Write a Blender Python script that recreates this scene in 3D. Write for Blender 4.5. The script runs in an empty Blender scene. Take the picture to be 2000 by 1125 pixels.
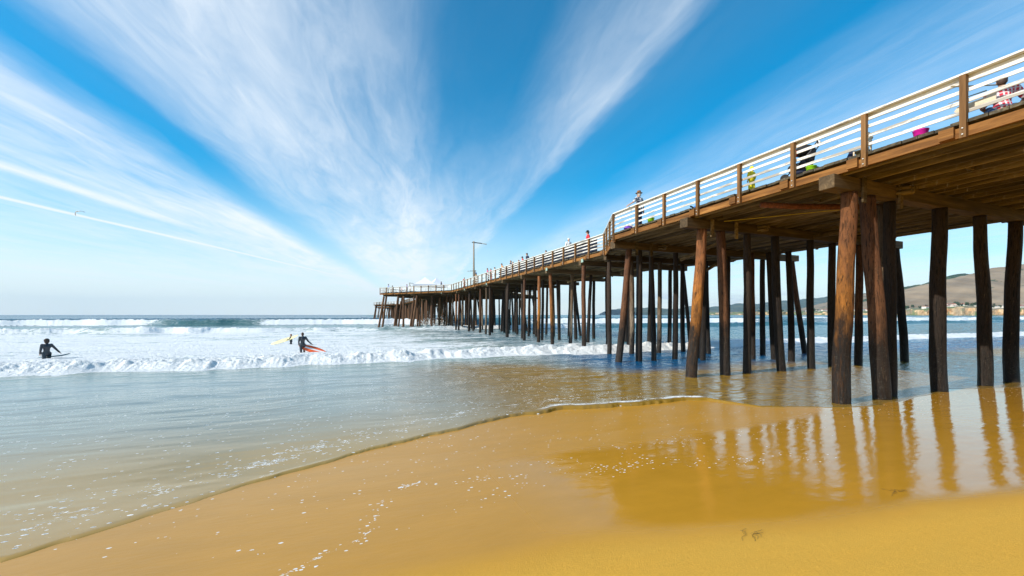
import bpy, bmesh, math, random
import numpy as np
from mathutils import Vector, Matrix, Euler
random.seed(7)
sc = bpy.context.scene
R = math.radians
# ------------------------------------------------------------------ camera
CAM_H = 2.65
cam_d = bpy.data.cameras.new('camera'); cam = bpy.data.objects.new('camera', cam_d)
sc.collection.objects.link(cam)
cam_d.sensor_width = 36; cam_d.lens = 36*778/2000; cam_d.shift_y = 52.5/2000
cam_d.clip_start = .1; cam_d.clip_end = 60000
cam.location = (0, 0, CAM_H); cam.rotation_euler = (R(90), 0, 0)
sc.camera = cam
# ------------------------------------------------------------------ light
SUN_EL, SUN_TRAVEL = R(31), Vector((.905, .425))       # the sun shines along the pile bents
sun_d = bpy.data.lights.new('sun', 'SUN'); sun_d.energy = 4.6; sun_d.angle = R(.53); sun_d.color = (1, .93, .82)
sun = bpy.data.objects.new('sun', sun_d); sc.collection.objects.link(sun)
dirv = Vector((SUN_TRAVEL.x*math.cos(SUN_EL), SUN_TRAVEL.y*math.cos(SUN_EL), -math.sin(SUN_EL)))
sun.rotation_euler = dirv.to_track_quat('-Z', 'Y').to_euler()
vs = sc.view_settings; vs.view_transform = 'Standard'; vs.look = 'None'; vs.exposure = 0.15; vs.gamma = 1
sc.cycles.max_bounces = 6; sc.cycles.glossy_bounces = 3; sc.cycles.diffuse_bounces = 3
sc.cycles.transmission_bounces = 2; sc.cycles.volume_bounces = 0; sc.cycles.sample_clamp_indirect = 6
sc.cycles.caustics_reflective = False

# ---- node helpers
def nd(nt, typ, ins=None, **props):
    n = nt.nodes.new(typ)
    for k, v in props.items(): setattr(n, k, v)
    for k, v in (ins or {}).items():
        s = n.inputs[k]
        if isinstance(v, bpy.types.NodeSocket): nt.links.new(v, s)
        else: s.default_value = v
    return n
def M(nt, op, a, b=None, c=None, clamp=False):
    ins = {0: a}
    if b is not None: ins[1] = b
    if c is not None: ins[2] = c
    return nd(nt, 'ShaderNodeMath', ins, operation=op, use_clamp=clamp).outputs[0]
def mixc(nt, f, a, b, blend='MIX'):
    n = nt.nodes.new('ShaderNodeMix'); n.data_type = 'RGBA'; n.blend_type = blend
    for i, v in ((0, f), (6, a), (7, b)):
        s = n.inputs[i]
        if isinstance(v, bpy.types.NodeSocket): nt.links.new(v, s)
        else: s.default_value = v if i == 0 else (tuple(v) + (1,))[:4]
    return n.outputs[2]
def sstep(nt, x, a, b, lo=0., hi=1.):
    n = nd(nt, 'ShaderNodeMapRange', {0: x, 1: a, 2: b, 3: lo, 4: hi}, interpolation_type='SMOOTHSTEP', clamp=True)
    return n.outputs[0]
def lstep(nt, x, a, b, lo=0., hi=1.):
    return nd(nt, 'ShaderNodeMapRange', {0: x, 1: a, 2: b, 3: lo, 4: hi}, clamp=True).outputs[0]
def noise(nt, vec, scale, detail=4, rough=.55, dist=0., out=0):
    return nd(nt, 'ShaderNodeTexNoise', {'Vector': vec, 'Scale': scale, 'Detail': detail, 'Roughness': rough, 'Distortion': dist}).outputs[out]
def vmap(nt, vec, scale=(1, 1, 1), rot=(0, 0, 0), loc=(0, 0, 0)):
    return nd(nt, 'ShaderNodeMapping', {'Vector': vec, 'Location': loc, 'Rotation': rot, 'Scale': scale}).outputs[0]
def ramp(nt, x, stops, interp='LINEAR'):
    n = nt.nodes.new('ShaderNodeValToRGB'); nt.links.new(x, n.inputs[0])
    cr = n.color_ramp; cr.interpolation = interp
    while len(cr.elements) < len(stops): cr.elements.new(.5)
    for e, (p, c) in zip(cr.elements, stops):
        e.position = p; e.color = (c if hasattr(c, '__len__') else (c, c, c)) + ((1,) if not hasattr(c, '__len__') or len(c) == 3 else ())
    return n.outputs[0]

# ------------------------------------------------------------------ world: Nishita sky with a sheet of high cirrus
w = bpy.data.worlds.new('World'); sc.world = w; w.use_nodes = True
nt = w.node_tree; nt.nodes.clear()
sky = nd(nt, 'ShaderNodeTexSky', sky_type='NISHITA', sun_disc=False, sun_elevation=SUN_EL,
         sun_rotation=math.atan2(-SUN_TRAVEL.x, -SUN_TRAVEL.y), altitude=0, air_density=1.0, dust_density=.4, ozone_density=3.0)
skyc = nd(nt, 'ShaderNodeHueSaturation', {'Hue': .484, 'Saturation': 2.25, 'Value': 1.45, 'Fac': 1.0, 'Color': sky.outputs[0]}).outputs[0]
tc = nd(nt, 'ShaderNodeTexCoord').outputs['Generated']
sp = nd(nt, 'ShaderNodeSeparateXYZ', {0: tc})
dx, dy, dz = sp.outputs
dzc = M(nt, 'MAXIMUM', dz, .012)
px = M(nt, 'DIVIDE', dx, dzc); py = M(nt, 'DIVIDE', dy, dzc)
q0 = M(nt, 'ADD', px, M(nt, 'MULTIPLY', py, .22))              # constant along the cirrus streets
lat = nd(nt, 'ShaderNodeCombineXYZ', {0: q0, 1: M(nt, 'MULTIPLY', py, .30), 2: 0.}).outputs[0]
warp = M(nt, 'MULTIPLY', M(nt, 'SUBTRACT', noise(nt, lat, 1.7, 5, .6), .5), .42)
q = M(nt, 'ADD', q0, warp)
qn = M(nt, 'DIVIDE', M(nt, 'ADD', q, 4.), 8.)                  # -4..4 -> 0..1
P = lambda a: (a + 4)/8
prof = ramp(nt, qn, [(P(-3.4), .48), (P(-2.5), .72), (P(-1.86), .95), (P(-1.62), .25), (P(-1.5), .03), (P(-1.36), .04), (P(-1.12), .55), (P(-.75), .74),
                     (P(-.45), .68), (P(-.14), .40), (P(.10), .04), (P(.42), .03), (P(.60), .26), (P(.80), .54), (P(.92), .05),
                     (P(1.40), .0), (P(1.85), .34), (P(2.6), .46), (P(3.4), .40)])
# fibres: fine noise stretched along the streets
fib = nd(nt, 'ShaderNodeCombineXYZ', {0: M(nt, 'ADD', q0, M(nt, 'MULTIPLY', warp, .8)), 1: M(nt, 'MULTIPLY', py, .16), 2: 3.}).outputs[0]
f1 = noise(nt, fib, 5.5, 10, .66, 1.6)
f2 = noise(nt, lat, 1.3, 6, .6, .3)
tex = M(nt, 'ADD', M(nt, 'ADD', M(nt, 'MULTIPLY', sstep(nt, f1, .2, .8), .45), .28), M(nt, 'MULTIPLY', sstep(nt, f2, .3, .72), .55))
dens = M(nt, 'MULTIPLY', prof, tex)
# towards the horizon the gaps between the streets close (longer path through the sheet)
far = sstep(nt, py, 2.2, 9.0, 0., .42)
mid = M(nt, 'MULTIPLY', sstep(nt, M(nt, 'ABSOLUTE', M(nt, 'SUBTRACT', q, .12)), .25, .62, 1., 0.), M(nt, 'MULTIPLY', sstep(nt, py, 1.7, 4.0), M(nt, 'MULTIPLY', tex, .50)))
dens = M(nt, 'ADD', dens, mid, clamp=True)
gate = sstep(nt, M(nt, 'ABSOLUTE', M(nt, 'SUBTRACT', q0, .1)), .6, 3.0, 1., .75)
dens = M(nt, 'ADD', dens, M(nt, 'MULTIPLY', far, M(nt, 'MULTIPLY', gate, M(nt, 'ADD', M(nt, 'MULTIPLY', f2, .8), .35))), clamp=True)
# contrails
ctn = M(nt, 'MULTIPLY', M(nt, 'SUBTRACT', noise(nt, lat, 3., 3), .5), .05)
def trail(a, b, wd, y0, y1, y2, amp):
    l = M(nt, 'ABSOLUTE', M(nt, 'ADD', M(nt, 'ADD', M(nt, 'ADD', px, M(nt, 'MULTIPLY', py, a)), b), ctn))
    m = sstep(nt, l, 0., wd, 1., 0.)
    m = M(nt, 'MULTIPLY', m, sstep(nt, py, y0, y0 + .4))
    m = M(nt, 'MULTIPLY', m, sstep(nt, py, y1, y2, 1., 0.))
    return M(nt, 'MULTIPLY', m, amp)
dens = M(nt, 'MAXIMUM', dens, M(nt, 'ADD', M(nt, 'MULTIPLY', dens, .6), trail(.0104, 4.31, .11, 1.0, 11., 14., .85), clamp=True))
dens = M(nt, 'MAXIMUM', dens, M(nt, 'ADD', dens, trail(.134, 3.055, .17, 1.0, 3.6, 5.4, .42), clamp=True))
# low stratus bank on the horizon
az = M(nt, 'DIVIDE', dx, M(nt, 'MAXIMUM', M(nt, 'ABSOLUTE', dy), .1))
el = M(nt, 'DIVIDE', dz, M(nt, 'MAXIMUM', M(nt, 'ABSOLUTE', dy), .1))
lv = nd(nt, 'ShaderNodeCombineXYZ', {0: az, 1: M(nt, 'MULTIPLY', el, 5.), 2: 0.}).outputs[0]
ln = noise(nt, lv, 6., 6, .6)
bank = M(nt, 'MULTIPLY', sstep(nt, ln, .46, .62), sstep(nt, M(nt, 'ABSOLUTE', M(nt, 'SUBTRACT', el, .034)), .006, .035, 1., 0.))
bank = M(nt, 'MULTIPLY', bank, sstep(nt, az, .15, .4))
veil = sstep(nt, dz, -.02, .32, .85, 0.)
veil = M(nt, 'MULTIPLY', veil, sstep(nt, az, -.9, .5, 1., .8))
cirrus = (.84, .92, 1.0, 1)
SKY_S = .12
bg1 = nd(nt, 'ShaderNodeBackground', {0: skyc, 1: SKY_S})
k = 1/SKY_S
c1 = mixc(nt, dens, skyc, tuple(x*k*.98 for x in cirrus[:3]))
c2 = mixc(nt, veil, c1, tuple(x*k for x in (.84, .95, .98)))
c3 = mixc(nt, M(nt, 'MULTIPLY', bank, .7), c2, tuple(x*k for x in (.60, .70, .82)))
bg = nd(nt, 'ShaderNodeBackground', {0: c3, 1: SKY_S})
nd(nt, 'ShaderNodeOutputWorld', {0: bg.outputs[0]})

# ------------------------------------------------------------------ frame of the coast: u runs out to sea along the pier, v along the beach to the right
CU = Vector((-.3577, .9339)); CV = Vector((.9339, .3577)); ROT = math.atan2(.3577, .9339)
def W(u, v, z=0.): return Vector((CU.x*u + CV.x*v, CU.y*u + CV.y*v, z))

def vnoise(x, y, seed=0):
    xi = np.floor(x).astype(np.int64); yi = np.floor(y).astype(np.int64); xf = x - xi; yf = y - yi
    def h(a, b):
        n = (a*374761393 + b*668265263 + seed*2147483647) & 0xffffffff
        n = ((n ^ (n >> 13))*1274126177) & 0xffffffff
        return ((n ^ (n >> 16)) & 0xffff)/65535.
    sx = xf*xf*xf*(xf*(xf*6-15)+10); sy = yf*yf*yf*(yf*(yf*6-15)+10)
    a = h(xi, yi)*(1-sx) + h(xi+1, yi)*sx; b = h(xi, yi+1)*(1-sx) + h(xi+1, yi+1)*sx
    return (a*(1-sy) + b*sy)*2 - 1
def fbm(x, y, o=4, seed=0, g=.5):
    s = 0; a = 1.; t = 0
    for i in range(o): s = s + a*vnoise(x*2**i + 17.3*i, y*2**i + 9.1*i, seed+i); t += a; a *= g
    return s/t
def ss(x, a, b):
    t = np.clip((x-a)/(b-a), 0, 1); return t*t*(3-2*t)

# ------------------------------------------------------------------ object helpers
def link(o): sc.collection.objects.link(o); return o
def smooth_mesh(me):
    me.polygons.foreach_set('use_smooth', [True]*len(me.polygons))
def tag(o, label=None, cat=None, group=None, kind=None):
    if label: o['label'] = label
    if cat: o['category'] = cat
    if group: o['group'] = group
    if kind: o['kind'] = kind
    return o
def thing(name, label, cat, loc, rotz=0, group=None, scale=1):
    o = link(bpy.data.objects.new(name, None)); o.location = loc; o.rotation_euler = (0, 0, rotz); o.scale = (scale,)*3
    o.empty_display_size = .2
    return tag(o, label, cat, group)
class MB:
    def __init__(s): s.v = []; s.f = []
    def add(s, vs, fs):
        b = len(s.v); s.v += [tuple(x) for x in vs]; s.f += [tuple(i+b for i in f) for f in fs]; return s
    def hexa(s, c):      # 8 corners: bottom 4 ccw, top 4 ccw
        return s.add(c, [(3, 2, 1, 0), (4, 5, 6, 7), (0, 1, 5, 4), (1, 2, 6, 5), (2, 3, 7, 6), (3, 0, 4, 7)])
    def box(s, x0, x1, y0, y1, z0, z1):
        return s.hexa([(x0, y0, z0), (x1, y0, z0), (x1, y1, z0), (x0, y1, z0), (x0, y0, z1), (x1, y0, z1), (x1, y1, z1), (x0, y1, z1)])
    def bar(s, a, b, w, h, up=(0, 0, 1)):   # box along a-b, width w, height h
        a = Vector(a); b = Vector(b); d = (b-a).normalized(); side = d.cross(Vector(up)).normalized(); u = side.cross(d)
        c = []
        for p in (a, b):
            for sx, sz in ((-1, -1), (1, -1), (1, 1), (-1, 1)): c.append(p + side*sx*w/2 + u*sz*h/2)
        return s.add(c, [(0, 3, 2, 1)[::-1], (4, 5, 6, 7)[::-1], (0, 1, 5, 4)[::-1], (1, 2, 6, 5)[::-1], (2, 3, 7, 6)[::-1], (3, 0, 4, 7)[::-1]])
    def tube(s, pts, rad, n=8):
        pts = [Vector(p) for p in pts]; rad = rad if hasattr(rad, '__len__') else [rad]*len(pts)
        vs = []; fs = []
        for i, p in enumerate(pts):
            d = (pts[min(i+1, len(pts)-1)] - pts[max(i-1, 0)]).normalized()
            a = d.orthogonal().normalized() if abs(d.z) < .9 else Vector((1, 0, 0)).cross(d).normalized(); b = d.cross(a)
            for k in range(n): t = 2*math.pi*k/n; vs.append(p + (a*math.cos(t) + b*math.sin(t))*rad[i])
        for i in range(len(pts)-1):
            for k in range(n): fs.append((i*n+k, i*n+(k+1) % n, (i+1)*n+(k+1) % n, (i+1)*n+k))
        fs.append(tuple(range(n))[::-1]); fs.append(tuple((len(pts)-1)*n+k for k in range(n)))
        return s.add(vs, fs)
    def lathe(s, prof, n=16, c=(0, 0, 0)):
        vs = []; fs = []
        for r, z in prof:
            for k in range(n): t = 2*math.pi*k/n; vs.append((c[0]+r*math.cos(t), c[1]+r*math.sin(t), c[2]+z))
        m = len(prof)
        for i in range(m-1):
            for k in range(n): fs.append((i*n+k, i*n+(k+1) % n, (i+1)*n+(k+1) % n, (i+1)*n+k))
        fs.append(tuple(range(n))[::-1]); fs.append(tuple((m-1)*n+k for k in range(n)))
        return s.add(vs, fs)
    def ball(s, c, r, n=10, sc_=(1, 1, 1)):
        pr = [(max(1e-4, math.sin(math.pi*i/n)), -math.cos(math.pi*i/n)) for i in range(n+1)]
        b = len(s.v); s.lathe(pr, 2*n)
        for i in range(b, len(s.v)):
            x, y, z = s.v[i]; s.v[i] = (c[0]+x*r*sc_[0], c[1]+y*r*sc_[1], c[2]+z*r*sc_[2])
        return s
    def mesh(s, name, mats, smooth=False):
        me = bpy.data.meshes.new(name); me.from_pydata(s.v, [], s.f); me.update()
        for m in (mats if isinstance(mats, (list, tuple)) else [mats]): me.materials.append(m)
        if smooth: smooth_mesh(me)
        return me
    def build(s, name, mat, parent=None, smooth=False, world=True):
        o = link(bpy.data.objects.new(name, s.mesh(name, mat, smooth)))
        if parent:
            o.parent = parent
            if world:
                o.matrix_parent_inverse = (Matrix.Translation(parent.location) @ parent.rotation_euler.to_matrix().to_4x4() @ Matrix.Diagonal(parent.scale.to_4d())).inverted()
        return o
def add_bevel(o, wd=.01):
    m = o.modifiers.new('bevel', 'BEVEL'); m.width = wd; m.segments = 1; m.limit_method = 'ANGLE'; return o

def new_mat(name):
    m = bpy.data.materials.new(name); m.use_nodes = True; m.node_tree.nodes.clear(); return m, m.node_tree
def finish(nt, bsdf, disp=None):
    o = nd(nt, 'ShaderNodeOutputMaterial', {0: bsdf}); return o
def simple(name, col, rough=.6, var=.25, scale=8., metal=0., spec=.5, bump=.0, obj=True):
    m, nt = new_mat(name)
    co = nd(nt, 'ShaderNodeTexCoord').outputs['Object']
    n = noise(nt, co, scale, 5, .6)
    lo = tuple(c*(1-var) for c in col); hi = tuple(min(1, c*(1+var)) for c in col)
    c = mixc(nt, lstep(nt, n, .3, .7), lo, hi)
    ins = {'Base Color': c, 'Roughness': rough, 'Metallic': metal, 'Specular IOR Level': spec}
    if bump: ins['Normal'] = nd(nt, 'ShaderNodeBump', {'Height': n, 'Strength': bump, 'Distance': .02}).outputs[0]
    finish(nt, nd(nt, 'ShaderNodeBsdfPrincipled', ins).outputs[0]); return m

# ------------------------------------------------------------------ sand
EDGE_V = np.array([-60, -12, -3.44, -2.69, -1.56, .47, 3.75, 5.42, 7.8, 9.6, 10.25, 10.8, 13.4, 17, 19.6, 22.2, 40, 200, 30000])
EDGE_U = np.array([4.2, 4.6, 5.69, 6.30, 7.3, 8.54, 9.79, 10.05, 9.7, 9.75, 9.5, 8.2, 6.9, 7.3, 7.7, 6.8, 6.5, 6.2, 6.])
def edge_u(v): return np.interp(v, EDGE_V, EDGE_U) + .10*vnoise(v*1.5, v*0, 5) + .03*vnoise(v*6, v*0, 6)
def sand_z(u, v):
    a = np.where(u < 7.6, .055*(7.6-u), -.02*(u-7.6))
    a = np.where(u < -12, .055*19.6 + .35*(1-np.exp(-(-12-u)/12)), a)
    a = np.where(u > 14, -.128 - .03*(u-14), a)
    a = np.maximum(a, -6)
    near = ss(u, -30, -5)*(1-ss(u, 20, 40))
    return a + near*(.010*fbm(u*.35, v*.25, 3, 11) + .0012*fbm(u*6, v*3, 2, 12))
def steps(*seg):
    out = []
    for a, b, s in seg: out += list(np.arange(a, b, s))
    out.append(seg[-1][1]); return np.array(out)
def grid_mesh(name, X, Y, Z, mask=None):
    nu, nv = X.shape
    me = bpy.data.meshes.new(name)
    co = np.stack([X, Y, Z], -1).reshape(-1, 3)
    i = np.arange(nu*nv).reshape(nu, nv)
    f = np.stack([i[:-1, :-1], i[:-1, 1:], i[1:, 1:], i[1:, :-1]], -1).reshape(-1, 4)
    if mask is not None:
        m = mask.reshape(-1); f = f[m[f].any(1)]
    me.vertices.add(len(co)); me.vertices.foreach_set('co', co.astype(np.float32).ravel())
    me.loops.add(len(f)*4); me.loops.foreach_set('vertex_index', f.astype(np.int32).ravel())
    me.polygons.add(len(f)); me.polygons.foreach_set('loop_start', np.arange(0, len(f)*4, 4, dtype=np.int32))
    me.update(calc_edges=True)
    me.polygons.foreach_set('use_smooth', np.ones(len(f), dtype=bool))
    return me
def attr(me, name, a):
    at = me.attributes.new(name, 'FLOAT', 'POINT'); at.data.foreach_set('value', a.astype(np.float32).ravel())
def polydist(u, v, pts):
    d = np.full(u.shape, 1e9)
    for (a0, b0), (a1, b1) in zip(pts, pts[1:]):
        L = (a1-a0)**2 + (b1-b0)**2
        t = np.clip(((u-a0)*(a1-a0) + (v-b0)*(b1-b0))/L, 0, 1)
        d = np.minimum(d, np.hypot(u-a0-t*(a1-a0), v-b0-t*(b1-b0)))
    return d
us = steps((-4000, -500, 500), (-500, -60, 40), (-60, 0, 2), (0, 2, .1), (2, 11, .045), (11, 30, .5), (30, 200, 10), (200, 2000, 200), (2000, 20000, 3000))
vv = steps((-20000, -2000, 3000), (-2000, -200, 200), (-200, -12, 8), (-12, -5, .3), (-5, 14, .055), (14, 30, .3), (30, 200, 8), (200, 2000, 200), (2000, 20000, 3000))
Ug, Vg = np.meshgrid(us, vv, indexing='ij')
Zs = sand_z(Ug, Vg)
me = grid_mesh('sand', CU.x*Ug+CV.x*Vg, CU.y*Ug+CV.y*Vg, Zs)
dryline = np.interp(Vg, [-60, -3, -1.4, .44, 1.46, 2.5, 5, 6.6, 7.8, 12, 30, 200], [3.3, 3.5, 3.6, 3.6, 3.55, 3.5, 2.85, 2.65, 2.4, 1.5, 0, 0])
wet = ss(Ug, dryline - .35 + .25*fbm(Ug*.8, Vg*.8, 3, 21), dryline + .55)
ptop = np.interp(Vg, [0, 8, 11.5, 15], [6.25, 6.3, 6.7, 9.5]) + .25*fbm(Ug*1.2, Vg*.9, 3, 25)
pool = ss(Vg, 1.7, 3.4)*ss(Ug, dryline, dryline+.45)*(1 - ss(Ug, ptop, ptop+.5))
trails = [([(4.2, -.8), (4.57, -.31), (4.75, .05), (5.1, .15), (5.76, .3)], .10, .9), ([(6.1, .55), (6.25, .9)], .10, 1.0),
          ([(6.2, .8), (6.0, 1.4), (5.9, 2.26), (5.77, 2.6)], .10, .75), ([(5.8, 2.7), (5.4, 2.2), (5.2, 1.6)], .25, .3), ([(5.75, -2.6), (5.35, -1.7), (5.0, -1.1)], .18, .35),
          ([(5.6, 3.3), (5.55, 4.2), (5.3, 5.2), (5.0, 6.2), (4.6, 7.3)], .26, .5), ([(6.2, 3.2), (6.5, 4.5), (6.3, 6.8)], .2, .3), ([(4.9, .1), (5.0, 1.4), (5.3, 2.5)], .16, .22)]
fd = np.zeros(Ug.shape)
for pts, wd, amp in trails: fd = np.maximum(fd, amp*np.exp(-(polydist(Ug, Vg, pts)/wd)**2))
fd = np.maximum(fd, .10*ss(Ug, 5, 6.5))
attr(me, 'wet', wet); attr(me, 'pool', pool); attr(me, 'foam', fd)
m, nt = new_mat('beach sand')
co = nd(nt, 'ShaderNodeTexCoord').outputs['Object']; uvc = vmap(nt, co, rot=(0, 0, -ROT))
A = lambda n: nd(nt, 'ShaderNodeAttribute', attribute_name=n).outputs['Fac']
wetA, poolA, foamA = A('wet'), A('pool'), A('foam')
gr = noise(nt, co, 260., 3, .7); gr2 = noise(nt, co, 70., 4, .7); slow = noise(nt, vmap(nt, uvc, (.8, 1.3, 1)), 2.6, 3, .5); mott = noise(nt, vmap(nt, uvc, (.5, 1.6, 1)), 1.6, 6, .62); rip = noise(nt, vmap(nt, uvc, (.35, 1, 1), rot=(0, 0, .5)), 14., 4, .6)
dryc = mixc(nt, M(nt, 'ADD', M(nt, 'MULTIPLY', gr, .4), M(nt, 'MULTIPLY', lstep(nt, gr2, .25, .75), .6)), (.53, .275, .022), (.86, .455, .062))
dryc = mixc(nt, lstep(nt, mott, .3, .7, 0, .35), dryc, (.60, .35, .05))
wetc = mixc(nt, lstep(nt, gr, .2, .8), (.45, .205, .014), (.66, .335, .036))
wetc = mixc(nt, lstep(nt, mott, .35, .7, 0, .30), wetc, (.38, .19, .015))
col = mixc(nt, wetA, dryc, wetc)
vor = nd(nt, 'ShaderNodeTexVoronoi', {'Vector': vmap(nt, uvc, (.62, 1, 1)), 'Scale': 24., 'Randomness': 1.})
vc = nd(nt, 'ShaderNodeSeparateColor', {0: vor.outputs['Color']})
rad = M(nt, 'MULTIPLY', vc.outputs[1], .38)
spot = M(nt, 'MULTIPLY', M(nt, 'LESS_THAN', M(nt, 'ADD', vor.outputs['Distance'], M(nt, 'MULTIPLY', M(nt, 'SUBTRACT', noise(nt, co, 60., 3), .5), .35)), rad), M(nt, 'LESS_THAN', vc.outputs[0], M(nt, 'MULTIPLY', foamA, sstep(nt, noise(nt, uvc, 1.7, 4, .6), .35, .65, .1, 1.7))))
clump = M(nt, 'GREATER_THAN', M(nt, 'MULTIPLY', foamA, noise(nt, uvc, 11., 5, .7, .8)), .50)
lace = nd(nt, 'ShaderNodeTexVoronoi', {'Vector': vmap(nt, nd(nt, 'ShaderNodeVectorMath', {0: uvc, 1: nd(nt, 'ShaderNodeVectorMath', {0: noise(nt, uvc, 9., 3, .5, 0, 1), 'Scale': .12}, operation='SCALE').outputs[0]}, operation='ADD').outputs[0], (.7, 1, 1)), 'Scale': 22.}, feature='DISTANCE_TO_EDGE').outputs[0]
lace = M(nt, 'MULTIPLY', M(nt, 'LESS_THAN', lace, .085), M(nt, 'GREATER_THAN', M(nt, 'MULTIPLY', foamA, noise(nt, uvc, 5., 4, .7, .5)), .55))
fm = M(nt, 'MAXIMUM', M(nt, 'MAXIMUM', spot, clump), lace)
col = mixc(nt, fm, col, (.80, .80, .76))
rg = M(nt, 'ADD', M(nt, 'MULTIPLY', wetA, -.66), .95)
rg = M(nt, 'ADD', rg, M(nt, 'MULTIPLY', poolA, -.27)); rg = M(nt, 'MAXIMUM', rg, M(nt, 'MULTIPLY', fm, .9))
bh = M(nt, 'ADD', M(nt, 'MULTIPLY', M(nt, 'ADD', gr, M(nt, 'MULTIPLY', gr2, 1.5)), M(nt, 'SUBTRACT', 1.04, wetA)), M(nt, 'MULTIPLY', rip, M(nt, 'MULTIPLY', wetA, M(nt, 'ADD', .9, M(nt, 'MULTIPLY', poolA, -.80)))))
bh = M(nt, 'ADD', bh, M(nt, 'MULTIPLY', fm, .5)); bh = M(nt, 'ADD', bh, M(nt, 'MULTIPLY', noise(nt, uvc, 9., 4, .6), M(nt, 'MULTIPLY', M(nt, 'SUBTRACT', 1.0, wetA), 1.7)))
bh = M(nt, 'ADD', bh, M(nt, 'MULTIPLY', slow, M(nt, 'MULTIPLY', poolA, 1.6)))
bmp = nd(nt, 'ShaderNodeBump', {'Height': bh, 'Strength': .7, 'Distance': .005}).outputs[0]
ior = M(nt, 'ADD', 1.40, M(nt, 'MULTIPLY', poolA, .15))
finish(nt, nd(nt, 'ShaderNodeBsdfPrincipled', {'Base Color': col, 'Roughness': rg, 'IOR': ior, 'Normal': bmp}).outputs[0])
me.materials.append(m)
tag(link(bpy.data.objects.new('sand', me)), kind='structure')

# ------------------------------------------------------------------ sea
def sea_fields(u, v):
    ue = edge_u(v); s = u - ue
    sz = sand_z(u, v)
    film = 0.050*(.6+.55*vnoise(v*.9, v*0, 8))*np.exp(-((s-.09)/.065)**2) + .022*ss(s, 0, .22)
    tip = ss(v, 3.5, 5.5)*(1-ss(v, 10.2, 10.5))              # the small curling crest near the piles
    film = film + tip*(.07*np.exp(-((s-.25)/.2)**2))
    film = film*(1 - .75*ss(v, 10.4, 11.))
    z = np.maximum(sz + film, .0 + .5*film)
    z = np.where(u > 14, 0.0, z)*1.0
    z = np.where(s < 0, sz + s*.6, z)
    inw = ss(s, .2, 1.2)
    # low ripples of the wash, crests parallel to the shore
    rp = fbm(u*1.5 + .5*vnoise(v*.3, u*.3, 31), v*.42, 3, 32)
    ampl = .012 + .022*ss(u, 9, 16)
    z = z + inw*ampl*rp*np.where(v < 4, 1.1, 1.5)
    z = z + inw*.010*fbm(u*5, v*2.2, 2, 35)*ss(v, 1, 6)
    chopz = ss(v, 0, 6)*ss(s, .5, 2.5)*(1-ss(u, 26, 34))
    z = z + chopz*(.020*fbm(u*1.75 + .6*vnoise(v*.7, u*.7, 38), v*1.35, 3, 39, .45))
    swell = ss(u, 26, 45)
    z = z + swell*(.10*fbm(u*.28, v*.10, 3, 36) + .05*fbm(u*1.1, v*.5, 2, 37))
    foam = np.zeros(u.shape)
    # breaker lines: (crest u0(v), height, front width, back length, foam behind)
    def breaker(u0, H, wf, lb, body, lump, cover):
        nonlocal z, foam
        q_ = u - u0
        prof = np.where(q_ < 0, 0, ss(q_, 0, wf))*np.exp(-np.maximum(q_-wf, 0)/lb)
        lum = 1 + lump*(fbm(u*1.3, v*.9, 4, 41, .6) + .5*fbm(u*4.5, v*3.6, 3, 42, .7))
        z = z + H*prof*lum
        c = np.where(q_ < -.15, 0, 1)*(1-ss(q_, body*.6, body*1.6))
        foam = np.maximum(foam, c*cover)
    n1 = 1.0*fbm(v*.13, v*0+2, 3, 51) + .35*vnoise(v*.8, v*0, 52) + .14*vnoise(v*3, v*0, 53) + .07*vnoise(v*8, v*0, 58)
    far_r = ss(v, 24, 33)
    u1 = 23.8 + n1 - .008*v + 1.5*far_r
    breaker(u1, .40*(1-.25*far_r), 1.5, 3.5, 4.0, .6, 1.0)
    n2 = 2.6*fbm(v*.05, v*0+5, 3, 54) + .8*vnoise(v*.35, v*0, 55)
    u2 = 71 + n2
    breaker(u2, .85*(.7+.3*vnoise(v*.03, v*0, 56)), 1.6, 5.0, 7., .3, np.clip(.9+.7*vnoise(v*.045, v*0+3, 57), 0, 1)*(1-.6*ss(v, 25, 60)) + .0)
    n3 = 4*fbm(v*.03, v*0+7, 3, 58) + 1.0*vnoise(v*.2, v*0, 59)
    u3 = 118 - .13*np.clip(v, -200, 120) + n3
    brk3 = np.clip(.86 + 1.0*vnoise(v*.028, v*0+1, 60), 0, 1)
    breaker(u3, 1.45, 2.6, 7.0, 9., .22, brk3)
    # unbroken green shoulder in front of the third wave
    u4 = 190 + 8*fbm(v*.012, v*0+7, 3, 61)
    breaker(u4, 1.3, 5, 12., 8., .15, np.clip(.1+1.6*vnoise(v*.016, v*0+9, 62), 0, 1)*ss(v, 40, 90))
    z = z + ss(u, 150, 260)*(.35*fbm(u*.035, v*.008, 2, 63) + .12*fbm(u*.2, v*.08, 2, 64))*(1-ss(u, 3000, 6000))
    # foam left drifting between the lines
    right = 1 - .72*ss(v, 16, 30)
    pat = .5 + .5*fbm(u*.22, v*.10, 4, 71)
    leftw = 1 - ss(v, -5, 14)
    drift = ss(u, 23.5, 25)*(1-ss(u, 60, 110)*.65)*right*(.41 + .38*pat + .20*leftw)
    drift = drift*(1-ss(u, 125, 170))
    foam = np.maximum(foam, drift)
    d0 = ss(u, 9.5, 12)*0
    spots = np.exp(-((s-1.0)/.9)**2)*.62*(1-ss(v, 7, 10)) + .22*ss(s, .8, 2.5)*(1-ss(u, 14, 18))*(1-ss(v, 6, 9))
    spots = np.maximum(spots, .9*np.exp(-((s-.32)/.10)**2)*(.15+.85*ss(v, 3, 6))*(1-ss(v, 10.2, 10.6)))
    tipf = tip*np.exp(-((s-.22)/.13)**2)*(.5+.5*vnoise(v*1.3, v*0, 77))
    return z, foam, spots, s, tipf
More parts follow.
